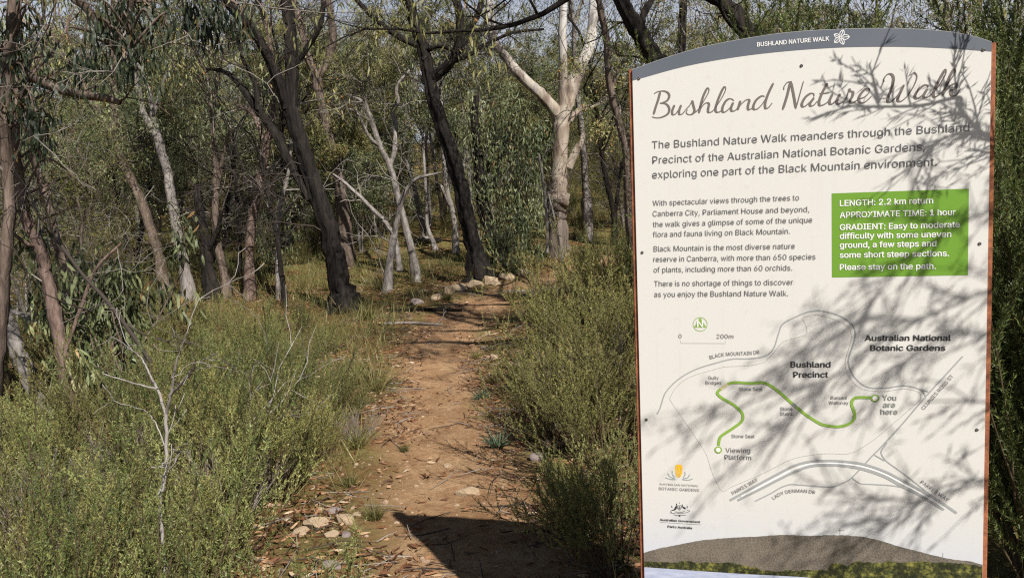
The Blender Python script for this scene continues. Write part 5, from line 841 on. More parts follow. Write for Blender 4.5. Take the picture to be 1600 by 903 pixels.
for i, (lab, base, st, bk) in enumerate([
    ('slim pale trunk with a torn orange foot behind the dark leaning gum', (713, 397), [[(713, 397, 9), (711, 355, 9), (705, 322, 8), (699, 300, 8), (694, 250, 7), (690, 190, 6), g], [(706, 330, 5), (694, 300, 5), (688, 290, 4)]], BK_PALE),
    ('thin black-footed gum sapling leaning among the pale trunks on the slope', (680, 392), [[(680, 392, 8), (675, 375, 8), (668, 355, 6), (666, 329, 6), (664, 280, 5), (660, 210, 4), g], [(672, 372, 5), (655, 372, 4)]], BK_GREY),
    ('white forked sapling with a smooth bright stem on the open slope', (447, 470), [[(436, 470, 7), (434, 400, 7), (437, 330, 7), (447, 285, 6), (452, 262, 5), (456, 210, 4), g], [(434, 350, 5), (452, 325, 4), (468, 306, 3)], [(447, 290, 5), (430, 274, 4), (412, 276, 3)]], BK_PALE),
    ('dark thin sapling beside the white forked sapling', (446, 482), [[(446, 482, 8), (440, 430, 8), (432, 370, 7), (424, 330, 6), (418, 300, 5), (404, 240, 4), g]], BK_DARK),
    ('rusty brown upright gum with a peeling trunk on the slope', (390, 470), [[(390, 470, 13), (390, 400, 12), (393, 350, 12), (403, 298, 12), (416, 230, 11), (425, 170, 10), (428, 120, 8), (420, 60, 6), g], [(416, 230, 7), (396, 180, 6), (372, 165, 5)]], BK_RED),
    ('grey trunk curving gently, tallest of the cluster above the shrubs', (294, 470), [[(296, 470, 17), (289, 420, 16), (279, 374, 15), (268, 309, 14), (259, 259, 13), (247, 219, 13), (240, 195, 13)], [(240, 198, 9), (236, 160, 8), (227, 125, 7), (205, 85, 6), (190, 40, 5), g], [(243, 210, 11), (225, 180, 10), (218, 150, 9), (210, 110, 8), (195, 60, 7), (180, -10, 6), g], [(240, 180, 6), (255, 130, 5), (270, 95, 4)]], BK_GREY),
    ('brownish gum with a forked top crossed by a thick pale limb', (258, 468), [[(260, 468, 16), (250, 410, 15), (239, 369, 15), (218, 309, 14), (189, 249, 13), (177, 215, 15)], [(177, 218, 13), (160, 185, 12), (144, 158, 12), (120, 115, 11), (95, 80, 10), (70, 40, 8), g], [(177, 218, 11), (178, 160, 11), (177, 110, 10), (180, 60, 8), (186, 0, 6), g]], BK_BROWN),
    ('stout charcoal-black stump-like trunk among the slope trees', (330, 470), [[(332, 470, 20), (324, 420, 18), (318, 370, 16), (312, 330, 12), (306, 290, 8)], [(322, 400, 8), (340, 360, 7), (346, 330, 5)]], BK_DARK),
    ('leaning black trunk touching the grey-brown pole above the shrubs', (352, 468), [[(354, 468, 14), (350, 430, 13), (340, 380, 12), (336, 335, 11), (338, 280, 9), (334, 220, 7), (330, 170, 6), g], [(338, 300, 6), (350, 240, 5), (360, 200, 4)]], BK_BROWN),
    ('thin dark upright pole behind the leaning black trunk', (388, 440), [[(372, 452, 7), (374, 400, 7), (372, 340, 6), (366, 270, 5), (364, 210, 4), g]], BK_DARK),
]):
    hero(lab, base, st, bk, LF_OLIVE if i % 3 else LF_GREY, twigs=10, seed=20 + i, sides=10, lev=1 if st[0][0][2] < 9 else 2, length=1.1, leaf_n=45, keep=.4)

# near trees at the edge of the view
hero('flaky pinkish-grey trunk rising from the shrubs beside the bare white sapling', (120, 690),
     [[(124, 700, 26), (113, 640, 21), (103, 595, 19), (95, 540, 19), (84, 484, 20), (72, 430, 18), (64, 395, 17), (50, 366, 17), (38, 330, 15), (30, 280, 13), (24, 220, 11), (26, 150, 9), g],
      [(60, 385, 8), (40, 380, 7), (22, 366, 5), (0, 352, 4)], [(98, 560, 6), (130, 470, 6), (150, 420, 5), (190, 380, 4)]], BK_RED, LF_YEL, Y=6.6, seed=40, twigs=5,
     tipspx=[(30, 300), (60, 285), (90, 300), (120, 320), (10, 330), (70, 330), (20, 260), (100, 270), (45, 240), (130, 290), (-10, 290), (15, 400)], leaf_n=110, ln=.055, wd=.009, size=(.20, .22, .22), hang=.35)
hero('second pinkish-brown trunk just behind the flaky trunk in the shrubs', (128, 560),
     [[(128, 600, 17), (118, 500, 16), (106, 440, 15), (96, 400, 14), (86, 365, 13), (70, 300, 12), (50, 240, 10), (40, 170, 8), g]], BK_BROWN, LF_OLIVE, Y=8.2, seed=41, twigs=8, keep=.35)
hero('old leaning grey trunk with a dark scorched side at the edge of the shrubs', (78, 690),
     [[(88, 700, 30), (76, 655, 25), (61, 622, 23), (48, 590, 22), (33, 556, 21), (18, 515, 20), (4, 470, 19), (-15, 410, 18), (-40, 340, 16), g],
      [(8, 482, 9), (30, 490, 8), (52, 500, 6), (75, 505, 4)]], BK_GREY, LF_OLIVE, Y=7.4, seed=42, twigs=4, keep=.4)
hero('reddish-brown trunk at the very edge of the picture with shade-darkened hanging leaves', (-4, 640),
     [[(-14, 700, 24), (-8, 600, 22), (2, 500, 20), (6, 430, 19), (14, 330, 18), (10, 250, 18), (8, 180, 17), (12, 100, 17), (18, 40, 16), (24, -20, 15), g],
      [(14, 200, 9), (28, 170, 8), (40, 120, 6), (60, 60, 5)]], BK_BROWN, LF_SHADED, Y=6.0, seed=43, twigs=8,
     tipspx=[(40, 120), (62, 140), (38, 170), (56, 180), (26, 150), (70, 165), (64, 200), (44, 205), (30, 60), (52, 80), (78, 100), (20, 95), (10, 30), (40, 20), (0, 60), (60, 40)], leaf_n=40, ln=.085, wd=.016, size=(.10, .12, .14), hang=.85, fold=True)
hero('gum overhanging the view with shade-darkened silver-green leaves drooping from the top', (-150, 700),
     [[(-150, 700, 30), (-140, 500, 26), (-120, 300, 24), (-80, 120, 22), (-40, -20, 20), (20, -90, 18)],
      [(20, -90, 15), (90, -40, 12), (140, 20, 11), (170, 60, 9), (190, 92, 8), (215, 110, 5)], [(60, -60, 12), (160, -70, 10), (250, -50, 8), (330, -20, 6), (372, 8, 4)],
      [(150, -68, 7), (190, -20, 6), (205, 30, 5), (200, 80, 4)]], BK_BROWN, LF_SHADED, Y=5.6, seed=44, twigs=6,
     tipspx=[(150, 10), (165, 35), (180, 60), (200, 30), (215, 60), (195, 85), (230, 20), (240, 50), (210, 5), (175, 10), (222, 88), (255, 8), (262, 30), (160, 70), (240, 78), (186, 40), (205, 100), (300, 5), (330, 12), (355, 20), (318, 28), (345, 0), (285, 18), (115, 78), (126, 84), (140, 88), (375, 25), (232, -15), (190, -20), (300, -20)], leaf_n=36, ln=.095, wd=.017, size=(.09, .11, .13), hang=.88, fold=True, bias=.06)
hero('dark bent trunk passing behind the top corner of the sign', (985, 470),
     [[(1120, 300, 26), (1090, 220, 26), (1060, 160, 25), (1032, 105, 25), (1012, 75, 24), (995, 45, 22), (975, 10, 20), (962, -30, 18), g],
      [(1000, 52, 12), (1005, 25, 10), (1018, 0, 9), (1030, -30, 8), g]], BK_DARK, LF_OLIVE, Y=9.4, seed=50, twigs=6)
hero('sinuous dark trunk beside the white V-forked gum', (990, 430),
     [[(992, 430, 13), (982, 330, 12), (978, 240, 11), (969, 200, 11), (958, 160, 11), (951, 120, 11), (947, 60, 11), (938, 15, 10), (930, -30, 9), g],
      [(955, 150, 6), (965, 110, 5), (985, 85, 4)]], BK_BROWN, LF_OLIVE, Y=11.5, seed=51, twigs=10)
hero('slender grey trunk between the white gum and the sinuous dark trunk', (917, 330),
     [[(917, 330, 11), (914, 280, 10), (910, 220, 10), (904, 160, 9), (898, 100, 8), (897, 40, 7), g]], BK_GREY, LF_OLIVE, Y=20, seed=52, twigs=8, lev=1)
hero('heavy black limb-like trunk arching over the top of the sign', (1220, 330),
     [[(1230, 330, 24), (1210, 180, 24), (1180, 80, 24), (1158, 34, 24), (1138, 12, 22), (1110, -8, 20), (1040, -22, 18), (980, -30, 14), g],
      [(1166, 60, 8), (1148, 46, 7), (1130, 22, 6), (1124, -5, 5)]], BK_DARK, LF_OLIVE, Y=8.4, seed=53, twigs=4)
hero('narrow dark trunk seen above the sloping edge of the grey header', (1066, 300),
     [[(1066, 300, 12), (1066, 150, 12), (1066, 60, 12), (1068, 0, 11), (1070, -40, 10), g]], BK_DARK, LF_OLIVE, Y=12, seed=54, twigs=3, lev=1)
hero('grey trunk seen over the sign beside its arched top', (1478, 300),
     [[(1476, 300, 11), (1476, 150, 11), (1477, 60, 11), (1480, 0, 10), (1482, -40, 9), g]], BK_GREY, LF_OLIVE, Y=10.5, seed=55, twigs=8, lev=1)
hero('thin leaning grey stem over the far shoulder of the sign', (1500, 300),
     [[(1495, 300, 6), (1502, 120, 6), (1512, 45, 6), (1526, 0, 5), (1538, -40, 4), g]], BK_GREY, LF_YEL, Y=8.0, seed=56, twigs=5, lev=1)
hero('scrubby grey-barked gum standing just past the far edge of the sign', (1590, 420),
     [[(1575, 420, 12), (1578, 250, 12), (1580, 150, 11), (1584, 60, 10), (1592, -30, 9), g], [(1578, 200, 6), (1566, 140, 5), (1558, 90, 4)], [(1580, 160, 6), (1600, 120, 5), (1625, 60, 4), g]], BK_GREY, LF_OLIVE, Y=7.2, seed=57, twigs=10, lev=1)

# thick pale dead limb hanging across the trunks
def limb(label, pts, bark, Y, seed, name='fallen_branch', twigs=5, cat='branch', dy=0.0, drop=False, sides=10):
    rng = np.random.default_rng(seed); W = MB()
    P = np.array([at(q[0], q[1], Y + dy * i / (len(pts) - 1)) for i, q in enumerate(pts)]); r = np.array([q[2] * .5 * Y / FOC for q in pts])
    if drop: P[:, 2] = H(P[:, 0], P[:, 1]) + r
    b = P[0].copy(); Cn = catmull(P - b, 6); rr = np.interp(np.linspace(0, len(P) - 1, len(Cn)), range(len(P)), r)
    W.tube(Cn, rr, sides, 0)
    for j in range(twigs):
        i = rng.integers(2, len(Cn) - 1); T = unit(Cn[i + 1] - Cn[i - 1]); dead_twigs(W, Cn[i], spread(T, rng.uniform(.4, 1.1), rng), min(rr[i] * .5, .009), rng.uniform(.25, .8), 1, rng, 0)
    me = W.mesh(name, [bark], .08, seed); return tag(link(name, me, None, b), label, cat)
limb('thick pale broken limb hanging across the trunks', [(-20, 92, 14), (30, 107, 14), (70, 132, 14), (120, 147, 15), (160, 153, 13), (188, 161, 8)], BK_BROWN, 6.1, 60, 'broken_limb', 6)
limb('dark thin dead stem leaning over the hanging blue-grey leaves', [(96, 384, 5), (130, 430, 5), (160, 462, 6), (190, 500, 6), (212, 530, 7), (236, 566, 7)], BK_DTWIG, 5.6, 61, 'dead_branch', 3)
# ---------------------------------------------------------------- forest up the slope
KINDS = [
    (tree_kind(1, 9.5, .10, 1, BK_GREY, LF_OLIVE), 'grey'), (tree_kind(2, 11, .13, 2, BK_BROWN, LF_OLIVE, spreadr=1.15), 'brown'), (tree_kind(3, 8, .075, 3, BK_PALE, LF_GREY, low=.3), 'pale'),
    (tree_kind(4, 10, .12, 1, BK_DARK, LF_OLIVE, dead=14), 'dark'), (tree_kind(5, 7, .07, 2, BK_GREY, LF_GREY, low=.2, spreadr=1.2), 'grey'), (tree_kind(6, 11.5, .14, 2, BK_PALE, LF_OLIVE), 'pale'),
    (tree_kind(7, 6, .06, 3, BK_BROWN, LF_YEL, low=.15, ln=.09, wd=.018, spreadr=1.2), 'brown'), (tree_kind(8, 9, .10, 2, BK_DARK, LF_GREY, dead=12), 'dark'),
    (tree_kind(9, 11, .07, 1, BK_PALE, LF_GREY, low=.72, dead=9, spreadr=.7, keep=.25), 'pale'), (tree_kind(10, 11, .075, 2, BK_DARK, LF_OLIVE, low=.7, dead=16, spreadr=.7, keep=.25), 'dark'), (tree_kind(12, 9, .06, 2, BK_BROWN, LF_OLIVE, low=.6, dead=16, spreadr=.8, keep=.28), 'brown')]
rng = np.random.default_rng(77)
spots = []
def place(n, y0, y1, dmin, ok, kmin=0.0):
    tries = 0; got = 0
    while got < n and tries < 20000:
        tries += 1
        y = math.sqrt(rng.uniform(y0 * y0, y1 * y1)); x = rng.uniform(-.78, .74) * y
        if not ok(x, y): continue
        if any((x - a) ** 2 + (y - b) ** 2 < dmin ** 2 for a, b, *_ in spots): continue
        spots.append((x, y)); got += 1
        yield x, y
LOOK = {'grey': 'grey-barked', 'brown': 'brown-barked', 'pale': 'pale-barked', 'dark': 'dark-barked'}
def add(x, y, kinds, zone, group, sc=1.0):
    k, look = KINDS[kinds[rng.integers(len(kinds))]]
    put_tree(k, x, y, LOOK[look] + ' ' + zone, 'tree', LOOK[look] + ' ' + group, rng.uniform(0, 6.28), rng.uniform(.8, 1.1) * np.interp(y, [18, 28, 40, 100], [.62, .66, .74, .78]) * sc)
offpath = lambda x, y: path_dist(x, y) > .9
for x, y in place(13, 18, 27, 2.4, lambda x, y: offpath(x, y) and not (-.55 * y < x < -.02 * y)): add(x, y, range(8), 'gum in the nearer rows of the forest', 'gums in the nearer rows')
for x, y in place(11, 19, 28, 2.2, lambda x, y: -.55 * y < x < -.02 * y): add(x, y, (2, 0, 4, 5), 'gum standing on the open grassy slope', 'gums on the open slope')
for x, y in place(40, 16.5, 34, 1.2, lambda x, y: offpath(x, y) and x < .15 * y): add(x, y, (8, 9, 9, 10), 'slender gum pole among the nearer trees', 'slender gum poles', .85)
for x, y in place(70, 28, 52, 2.6, offpath): add(x, y, range(8), 'gum in the dense forest up the slope', 'gums up the slope')
for x, y in place(105, 52, 100, 3.4, offpath): add(x, y, range(8), 'gum far up the hillside below the skyline', 'gums far up the hillside')

DK = (tree_kind(14, 9.5, .10, 2, BK_DARK, LF_OLIVE, low=.5, dead=40, spreadr=1.2, keep=.22, ln=.10, wd=.024), tree_kind(15, 9, .085, 3, BK_DARK, LF_GREY, low=.5, dead=40, spreadr=1.2, keep=.2, ln=.10, wd=.022))
for px, yy, k, sc, lab in [(215, 15.5, 0, .66, 'tangled dark gum behind the brownish forked gum'), (345, 17.5, 1, .7, 'tangled many-stemmed dark gum behind the black stump'), (455, 20, 0, .8, 'tangled dark gum beyond the white forked sapling'), (590, 23, 1, .85, 'tangled many-stemmed dark gum beyond the slim pale gum'),
                           (110, 14, 1, .62, 'tangled many-stemmed dark gum beyond the flaky trunk'), (700, 25, 0, .9, 'tangled dark gum far behind the dark leaning gum'), (820, 24, 1, .85, 'tangled many-stemmed dark gum behind the white gum'), (960, 19, 0, .75, 'tangled dark gum close to the sign edge'), (285, 21, 0, .8, 'tangled dark gum in the gap beside the tallest grey trunk'), (400, 26, 1, .9, 'tangled many-stemmed dark gum behind the rusty gum'), (515, 28, 1, .9, 'tangled many-stemmed dark gum beyond the thick forking gum')]:
    put_tree(DK[k], at(px, 450, yy)[0], yy, lab, 'tree', None, rng.uniform(0, 6.28), sc)

# the far wood along the ridge: one mass nobody could count
W = MB(); L = MB(); rg = np.random.default_rng(5)
for i in range(170):
    y = rg.uniform(100, 150); x = rg.uniform(-1.0, .95) * y * .95; z = float(H(x, y)); h = rg.uniform(6, 10)
    W.tube(np.array([[x, y, z - .3], [x + rg.normal() * .4, y, z + h * .5], [x + rg.normal() * .8, y, z + h * .85]]), [.16, .12, .05], 5, 0)
    m = 420; u = rg.standard_normal((m, 3)); u /= np.linalg.norm(u, axis=1, keepdims=True); u *= rg.random((m, 1)) ** .4
    blob = rg.normal(0, 1, (9, 3)) * [1.3, 1.3, 1.2]; P = np.array([x, y, z + h * .62]) + blob[rg.integers(0, 9, m)] + u * [1.1, 1.1, 1.2]
    L.leaves(P, rg.standard_normal((m, 3)) + [0, 0, -.7], rg.uniform(.25, .5, m), rg.uniform(.07, .13, m), rg, np.clip(rg.uniform(.2, .7) + rg.standard_normal(m) * .15, 0, 1), 1)
for k, Ls in L.F.items(): W.F.setdefault(k, []).extend([f + W.n for f in Ls])
W.V += L.V; W.T += L.T; W.n += L.n
tag(W.build('forest', [BK_GREY, LF_OLIVE]), kind='stuff')
# ---------------------------------------------------------------- shrubs
SH = [shrub_kind(11, .85, 1.05), shrub_kind(12, .95, .95, stems=46, leaf=LF_SHRUB3), shrub_kind(13, .75, 1.15, stems=40, ln=.018), shrub_kind(14, .9, .9, leaf=LF_SHRUB2, ln=.022, wd=.0042, brown=.10, per=60),
      shrub_kind(15, 1.0, .8, stems=38, brown=.28), shrub_kind(16, .8, 1.0, leaf=LF_SHRUB2, ln=.024, wd=.0046, stems=40, per=56, brown=.1)]
DRY = shrub_kind(19, .7, .9, stems=34, side=9, leaf=LF_BROWN, per=18, stemcol=BK_TWIG)
TALL = [shrub_kind(17, 1.9, .6, stems=44, side=22, leaf=LF_SHRUB3, ln=.026, wd=.004, blen=(.2, .5), bare=.12), shrub_kind(18, 2.1, .55, stems=40, side=24, leaf=LF_SHRUB3, ln=.03, wd=.0048, blen=(.2, .5), bare=.12)]  # deep green leaf colour stands in for shade on these tall shrubs
def px2x(px, Y, py=650): return at(px, py, Y)[0]
LEFT = [  # spot across the picture, metres ahead, mesh, size, label
 (-70, 2.4, 0, 1.0, 'olive feathery shrub nearest the lower corner of the view'), (100, 2.35, 1, .92, 'dense feathery shrub with orange tips at the bottom edge beside the corner shrub'),
 (205, 2.4, 3, .82, 'grey-green leafy shrub at the bottom edge, nearest the rock pile'), (-10, 3.05, 4, .95, 'brown-tipped feathery shrub behind the corner shrub'),
 (170, 3.0, 2, .95, 'low spreading feathery shrub at the foot of the bare white sapling'), (245, 3.05, 0, .9, 'bright olive feathery shrub between the sapling and the rock pile'),
 (60, 3.9, 1, .6, 'low feathery shrub at the foot of the flaky trunk'),
 (315, 3.7, 3, .9, 'grey-green shrub in front of the fallen pale branch'),
 (415, 4.7, 0, .7, 'rounded feathery shrub at the path edge above the rock pile'), (-60, 4.5, 2, 1.1, 'wide feathery shrub under the edge trunk'),
 (130, 4.6, 5, .85, 'grey-green shrub between the flaky trunk and the sapling'), (270, 4.6, 1, .95, 'feathery shrub behind the sapling with amber shoots'),
 (410, 4.6, 4, .88, 'feathery shrub pierced by the fallen pale branch'), (445, 2.7, 5, .62, 'low grey-green shrub at the bottom edge below the rock pile'), (490, 5.2, 2, .6, 'low feathery shrub spilling onto the path beside the bare dirt'),
 (10, 5.4, 3, .85, 'low grey-green shrub behind the leaning grey trunk foot'), (190, 5.6, 0, 1.1, 'olive shrub below the hanging blue-grey leaves'),
 (335, 5.6, 5, 1.0, 'grey-green shrub in the middle of the shrub belt'), (450, 5.8, 1, .85, 'feathery shrub behind the fallen branch tip'),
 (530, 6.3, 0, .6, 'small feathery shrub beside the pale tussock'), (60, 6.0, 4, .6, 'amber-tipped shrub under the pinkish trunks'),
 (250, 6.9, 2, 1.1, 'dark feathery shrub at the foot of the grey curving trunk'), (380, 6.9, 3, 1.0, 'grey-green shrub below the rusty gum'),
 (480, 7.3, 5, .85, 'grey-green shrub in front of the thick dark forking gum'), (160, 8.4, 1, 1.15, 'feathery shrub at the back of the belt under the brownish gum'),
 (310, 8.4, 0, 1.0, 'feathery shrub at the back of the belt under the black stump'), (430, 8.8, 4, .9, 'feathery shrub at the back of the belt below the white sapling'),
 (520, 9.0, 2, .7, 'low shrub touching the thick dark forking gum'), (20, 8.6, 3, 1.2, 'grey-green shrub at the back of the belt by the edge of the view'),
 (300, 9.9, 4, .8, 'low brown-tipped shrub on the red soil below the black stump'), (405, 10.3, 5, .8, 'low grey-green shrub on the red soil below the rusty gum'), (205, 10.2, 0, 1.0, 'feathery shrub on the red soil under the brownish gum'), (478, 10.6, 1, .65, 'small dark green shrub on the red soil beside the thick forking gum'), (350, 11.2, 3, .9, 'grey-green shrub beyond the belt between the thin dark poles'), (250, 11.6, 2, 1.0, 'feathery shrub beyond the belt under the tallest grey trunk')]
RIGHT = [
 (905, 5.1, 0, .98, 'sunlit feathery shrub beside the path, closest to the sign edge'), (868, 5.5, 0, .7, 'feathery shrub leaning over the bend of the path'),
 (965, 4.5, 4, 1.0, 'tall feathery shrub touching the edge of the sign'), (855, 6.9, 2, .8, 'feathery shrub on the stony bank of the path'),
 (930, 6.6, 4, 1.2, 'feathery shrub with straw stalks under the white gum'), (925, 3.9, 2, .62, 'shaded dark shrub in the shadow of the sign'),
 (965, 3.4, 3, .8, 'shaded grey-green shrub at the foot of the sign'), (1010, 5.6, 0, 1.3, 'feathery shrub half hidden behind the sign'), (985, 8.2, 4, 1.2, 'feathery shrub under the sinuous dark trunk'),
 (948, 11.5, 5, 1.1, 'pale grey-green shrub beside the foot of the white gum'), (880, 8.6, 0, .75, 'low feathery shrub by the end of the visible path'),
 (1050, 4.0, 5, 1.0, 'grey-green shrub behind the sign panel'), (1100, 6.5, 1, 1.4, 'feathery shrub hidden well behind the sign')]
rr = np.random.default_rng(9)
for px, Y, k, sc, lab in LEFT + RIGHT[:11]:
    put_shrub(SH[k], px2x(px, Y), Y, lab, rz=rr.uniform(0, 6.28), sc=sc * rr.uniform(.78, 1.12))
for px, Y, sc, lab in [(345, 4.2, .8, 'dry brown twiggy shrub beside the fallen pale branch'), (205, 5.0, .9, 'dry brown twiggy shrub behind the bare white sapling'), (20, 4.0, .9, 'dry brown twiggy shrub near the edge of the view'), (945, 5.6, 1.0, 'dry brown twiggy shrub among the sunlit shrubs by the sign'), (560, 5.6, .45, 'small dry shrub at the edge of the path')]:
    put_shrub(DRY, px2x(px, Y), Y, lab, rz=rr.uniform(0, 6.28), sc=sc)
for px, Y, k, sc, lab in [(1640, 3.1, 0, 1.0, 'tall dark shrub in shade right beside the sign frame'), (1595, 3.9, 1, 1.0, 'tall grey-leaved shrub behind the shaded shrub by the sign'),
                          (1720, 3.6, 1, 1.1, 'tall grey-leaved shrub at the very edge beyond the sign'), (1570, 5.0, 0, 1.2, 'tall feathery shrub behind the sign frame'), (1660, 5.4, 1, 1.3, 'tall grey-leaved shrub farther back beyond the sign'),
                          (1440, 6.2, 0, 1.5, 'tall feathery shrub rising behind the sign panel'), (1250, 7.0, 1, 1.6, 'tall grey-leaved shrub rising behind the arched header')]:
    put_shrub(TALL[k], px2x(px, Y), Y, lab, name='tall_shrub', rz=rr.uniform(0, 6.28), sc=sc)
WATTLE = [tree_kind(31, 4.6, .045, 4, BK_BROWN, LF_YEL, leaf_n=55, ln=.06, wd=.010, low=.12, dead=4, spreadr=1.25, lev=2), tree_kind(32, 4.2, .04, 4, BK_GREY, LF_OLIVE, leaf_n=60, ln=.065, wd=.011, low=.12, dead=6, spreadr=1.25, lev=2)]
for px, Y, k, sc, lab in [(1130, 10.5, 1, 1.0, 'bushy olive wattle behind the sloping side of the header'), (1290, 9.0, 0, 1.0, 'yellow-green wattle behind the middle of the header'), (1400, 10.2, 1, 1.1, 'bushy olive wattle behind the far half of the header'),
                          (1545, 8.8, 0, .95, 'yellow-green wattle over the far shoulder of the sign'), (1660, 7.4, 0, 1.0, 'yellow-green wattle at the upper corner beyond the sign'), (985, 22, 1, 1.0, 'bushy olive wattle beyond the sinuous dark trunk'),
                          (150, 11.0, 0, .72, 'bright yellow-green wattle among the brown trunks'), (60, 12.5, 1, .9, 'bushy olive wattle behind the flaky trunk')]:
    put_tree(WATTLE[k], px2x(px, Y), Y, lab, 'wattle', None, rr.uniform(0, 6.28), sc, 'wattle_tree')

# young gum with big hanging blue-grey leaves among the shrubs
def sapling(label, px, Y, h, spread_, seed, n, leaf=LF_GREY, ln=.12, wd=.026):
    rng = np.random.default_rng(seed); W = MB(); C = MB(); tips = []
    x = px2x(px, Y); b = np.array([x, Y, float(H(x, Y))])
    for s in range(4):
        P, d = wander([0, 0, -.1], [rng.normal() * .2, rng.normal() * .2, 1], h * rng.uniform(.7, 1), 7, rng, .12, .03); W.tube(P, np.linspace(.014, .006, 7), 6, 0)
        for j in range(n):
            i = rng.integers(1, 7); Q, dd = wander(P[i], spread(d, rng.uniform(.5, 1.2), rng), spread_ * rng.uniform(.5, 1), 4, rng, .2, 0); W.tube(Q, np.linspace(.005, .0025, 4), 4, 0); tips += [(Q[-1], dd), (Q[2], dd)]
    clumps(C, tips, rng, 16, (.11, .11, .15), ln, wd, .8, True)
    t = thing('gum_sapling', b, label, 'sapling'); W.build('trunk', [BK_BROWN], t); C.build('crown', leaf, t)
sapling('young gum with big hanging blue-grey leaves beside the pinkish trunks', 178, 7.0, 1.75, .5, 71, 9)
sapling('smaller young gum with hanging blue-grey leaves above the shrub belt', 215, 7.0, 1.6, .45, 72, 8)
sapling('young bluish gum bush beside the white forked sapling', 445, 16.5, 1.7, .6, 74, 9)
sapling('small silver-leaved gum bush at the foot of the white gum', 800, 14.6, 1.0, .5, 75, 7)

# bare white sapling and fallen pale branch
def bare(label, base, strokes, Y, bark, seed, name='bare_sapling', cat='sapling', twigs=10):
    b = at(base[0], base[1], Y); b[2] = float(H(b[0], b[1])); W = MB(); rng = np.random.default_rng(seed); allp = []
    for k, st in enumerate(strokes):
        P = np.array([at(q[0], q[1], Y + .12 * math.sin(k * 1.7) * i) - b for i, q in enumerate(st)]); r = np.array([q[2] * .5 * Y / FOC for q in st])
        if k == 0: P = np.concatenate([[[P[0][0], P[0][1], -.1]], P]); r = np.r_[r[0], r]
        Cn = catmull(P, 6); rr_ = np.interp(np.linspace(0, len(P) - 1, len(Cn)), range(len(P)), r); Cn[1:-1] += rng.standard_normal((len(Cn) - 2, 3)) * .0012; W.tube(Cn, rr_ * 1.2, 8, 0); allp.append((Cn, rr_))
    for j in range(twigs):
        Cn, q = allp[rng.integers(len(allp))]; i = rng.integers(len(Cn) // 2, len(Cn)); dead_twigs(W, Cn[i], spread(unit(Cn[i] - Cn[i - 1]), rng.uniform(.3, 1), rng), .0016, rng.uniform(.08, .25), 1, rng, 0)
    return tag(link(name, W.mesh(name, [bark], .05, seed), None, b), label, cat)
bare('bare white forked sapling standing in the feathery shrubs', (252, 790), [[(251, 800, 5), (254, 765, 5), (259, 734, 5), (260, 690, 5), (259, 645, 5)], [(259, 648, 4), (248, 612, 4), (236, 590, 3), (228, 573, 3), (218, 556, 2), (195, 540, 1.5)],
     [(259, 648, 4), (267, 617, 4), (273, 578, 3), (282, 548, 2), (292, 520, 1.5)], [(267, 617, 4), (287, 595, 3), (300, 580, 3), (306, 562, 2)], [(246, 608, 3), (206, 598, 2), (162, 584, 1.5)], [(259, 700, 2), (240, 655, 1.5), (225, 640, 1)]], 2.75, BK_SILVER, 80)
limb('pale fallen branch lying over the shrubs with a forked tip', [(318, 712, 4), (350, 687, 5), (385, 668, 5), (410, 655, 5), (440, 627, 4), (455, 600, 3), (465, 572, 2)], BK_SILVER, 4.9, 81, twigs=5, dy=.4, sides=7)
limb('thin bare twig standing in the shrubs beside the fallen branch', [(385, 662, 3), (392, 630, 3), (390, 600, 2), (397, 570, 2)], BK_PALE, 5.0, 82, 'bare_twig', 3, sides=6)
limb('pale curved dead stalk in front of the white gum', [(893, 455, 4), (886, 425, 4), (876, 400, 4), (872, 370, 3), (866, 340, 3), (856, 300, 3)], BK_PALE, 9.2, 83, 'dead_stalk', 6, sides=6)
limb('grey dead pole standing beside the white gum trunk', [(855, 395, 5), (855, 360, 5), (853, 320, 4), (848, 280, 4), (842, 240, 3)], BK_GREY, 13.6, 84, 'dead_pole', 4, sides=6)

# ---------------------------------------------------------------- logs and branches on the ground
for k, (lab, pts, Y, bk) in enumerate([
    ('grey log beside the foot of the dark leaning gum', [(790, 452, 7), (830, 448, 7), (862, 443, 6)], 12.4, BK_TWIG), ('pale branch arched over the log at the end of the path', [(786, 442, 4), (815, 436, 4), (850, 437, 3), (868, 440, 2)], 12.9, BK_TWIG),
    ('dark fallen branch along the edge of the path below the gum', [(610, 478, 5), (650, 468, 5), (690, 458, 5), (720, 448, 4)], 11.6, BK_DARK), ('weathered stick lying across the stony bank', [(600, 492, 4), (640, 486, 4), (690, 478, 3)], 10.6, BK_TWIG),
    ('long pale log lying on the open slope', [(430, 398, 6), (470, 393, 7), (520, 396, 6)], 22, BK_TWIG), ('charred log on the open slope', [(640, 372, 9), (665, 380, 9), (690, 392, 8)], 21, BK_DARK),
    ('dark stick at the shaded edge of the sign shadow', [(820, 850, 5), (860, 830, 5), (900, 825, 4)], 3.9, BK_DARK), ('short stick lying on the dirt beside the rock pile', [(596, 858, 3), (622, 842, 3), (640, 826, 2)], 3.7, BK_TWIG)]):
    limb(lab, pts, bk, Y, 90 + k, 'log' if 'log' in lab else 'fallen_branch', 2, 'log' if 'log' in lab else 'branch', drop=True, sides=8)

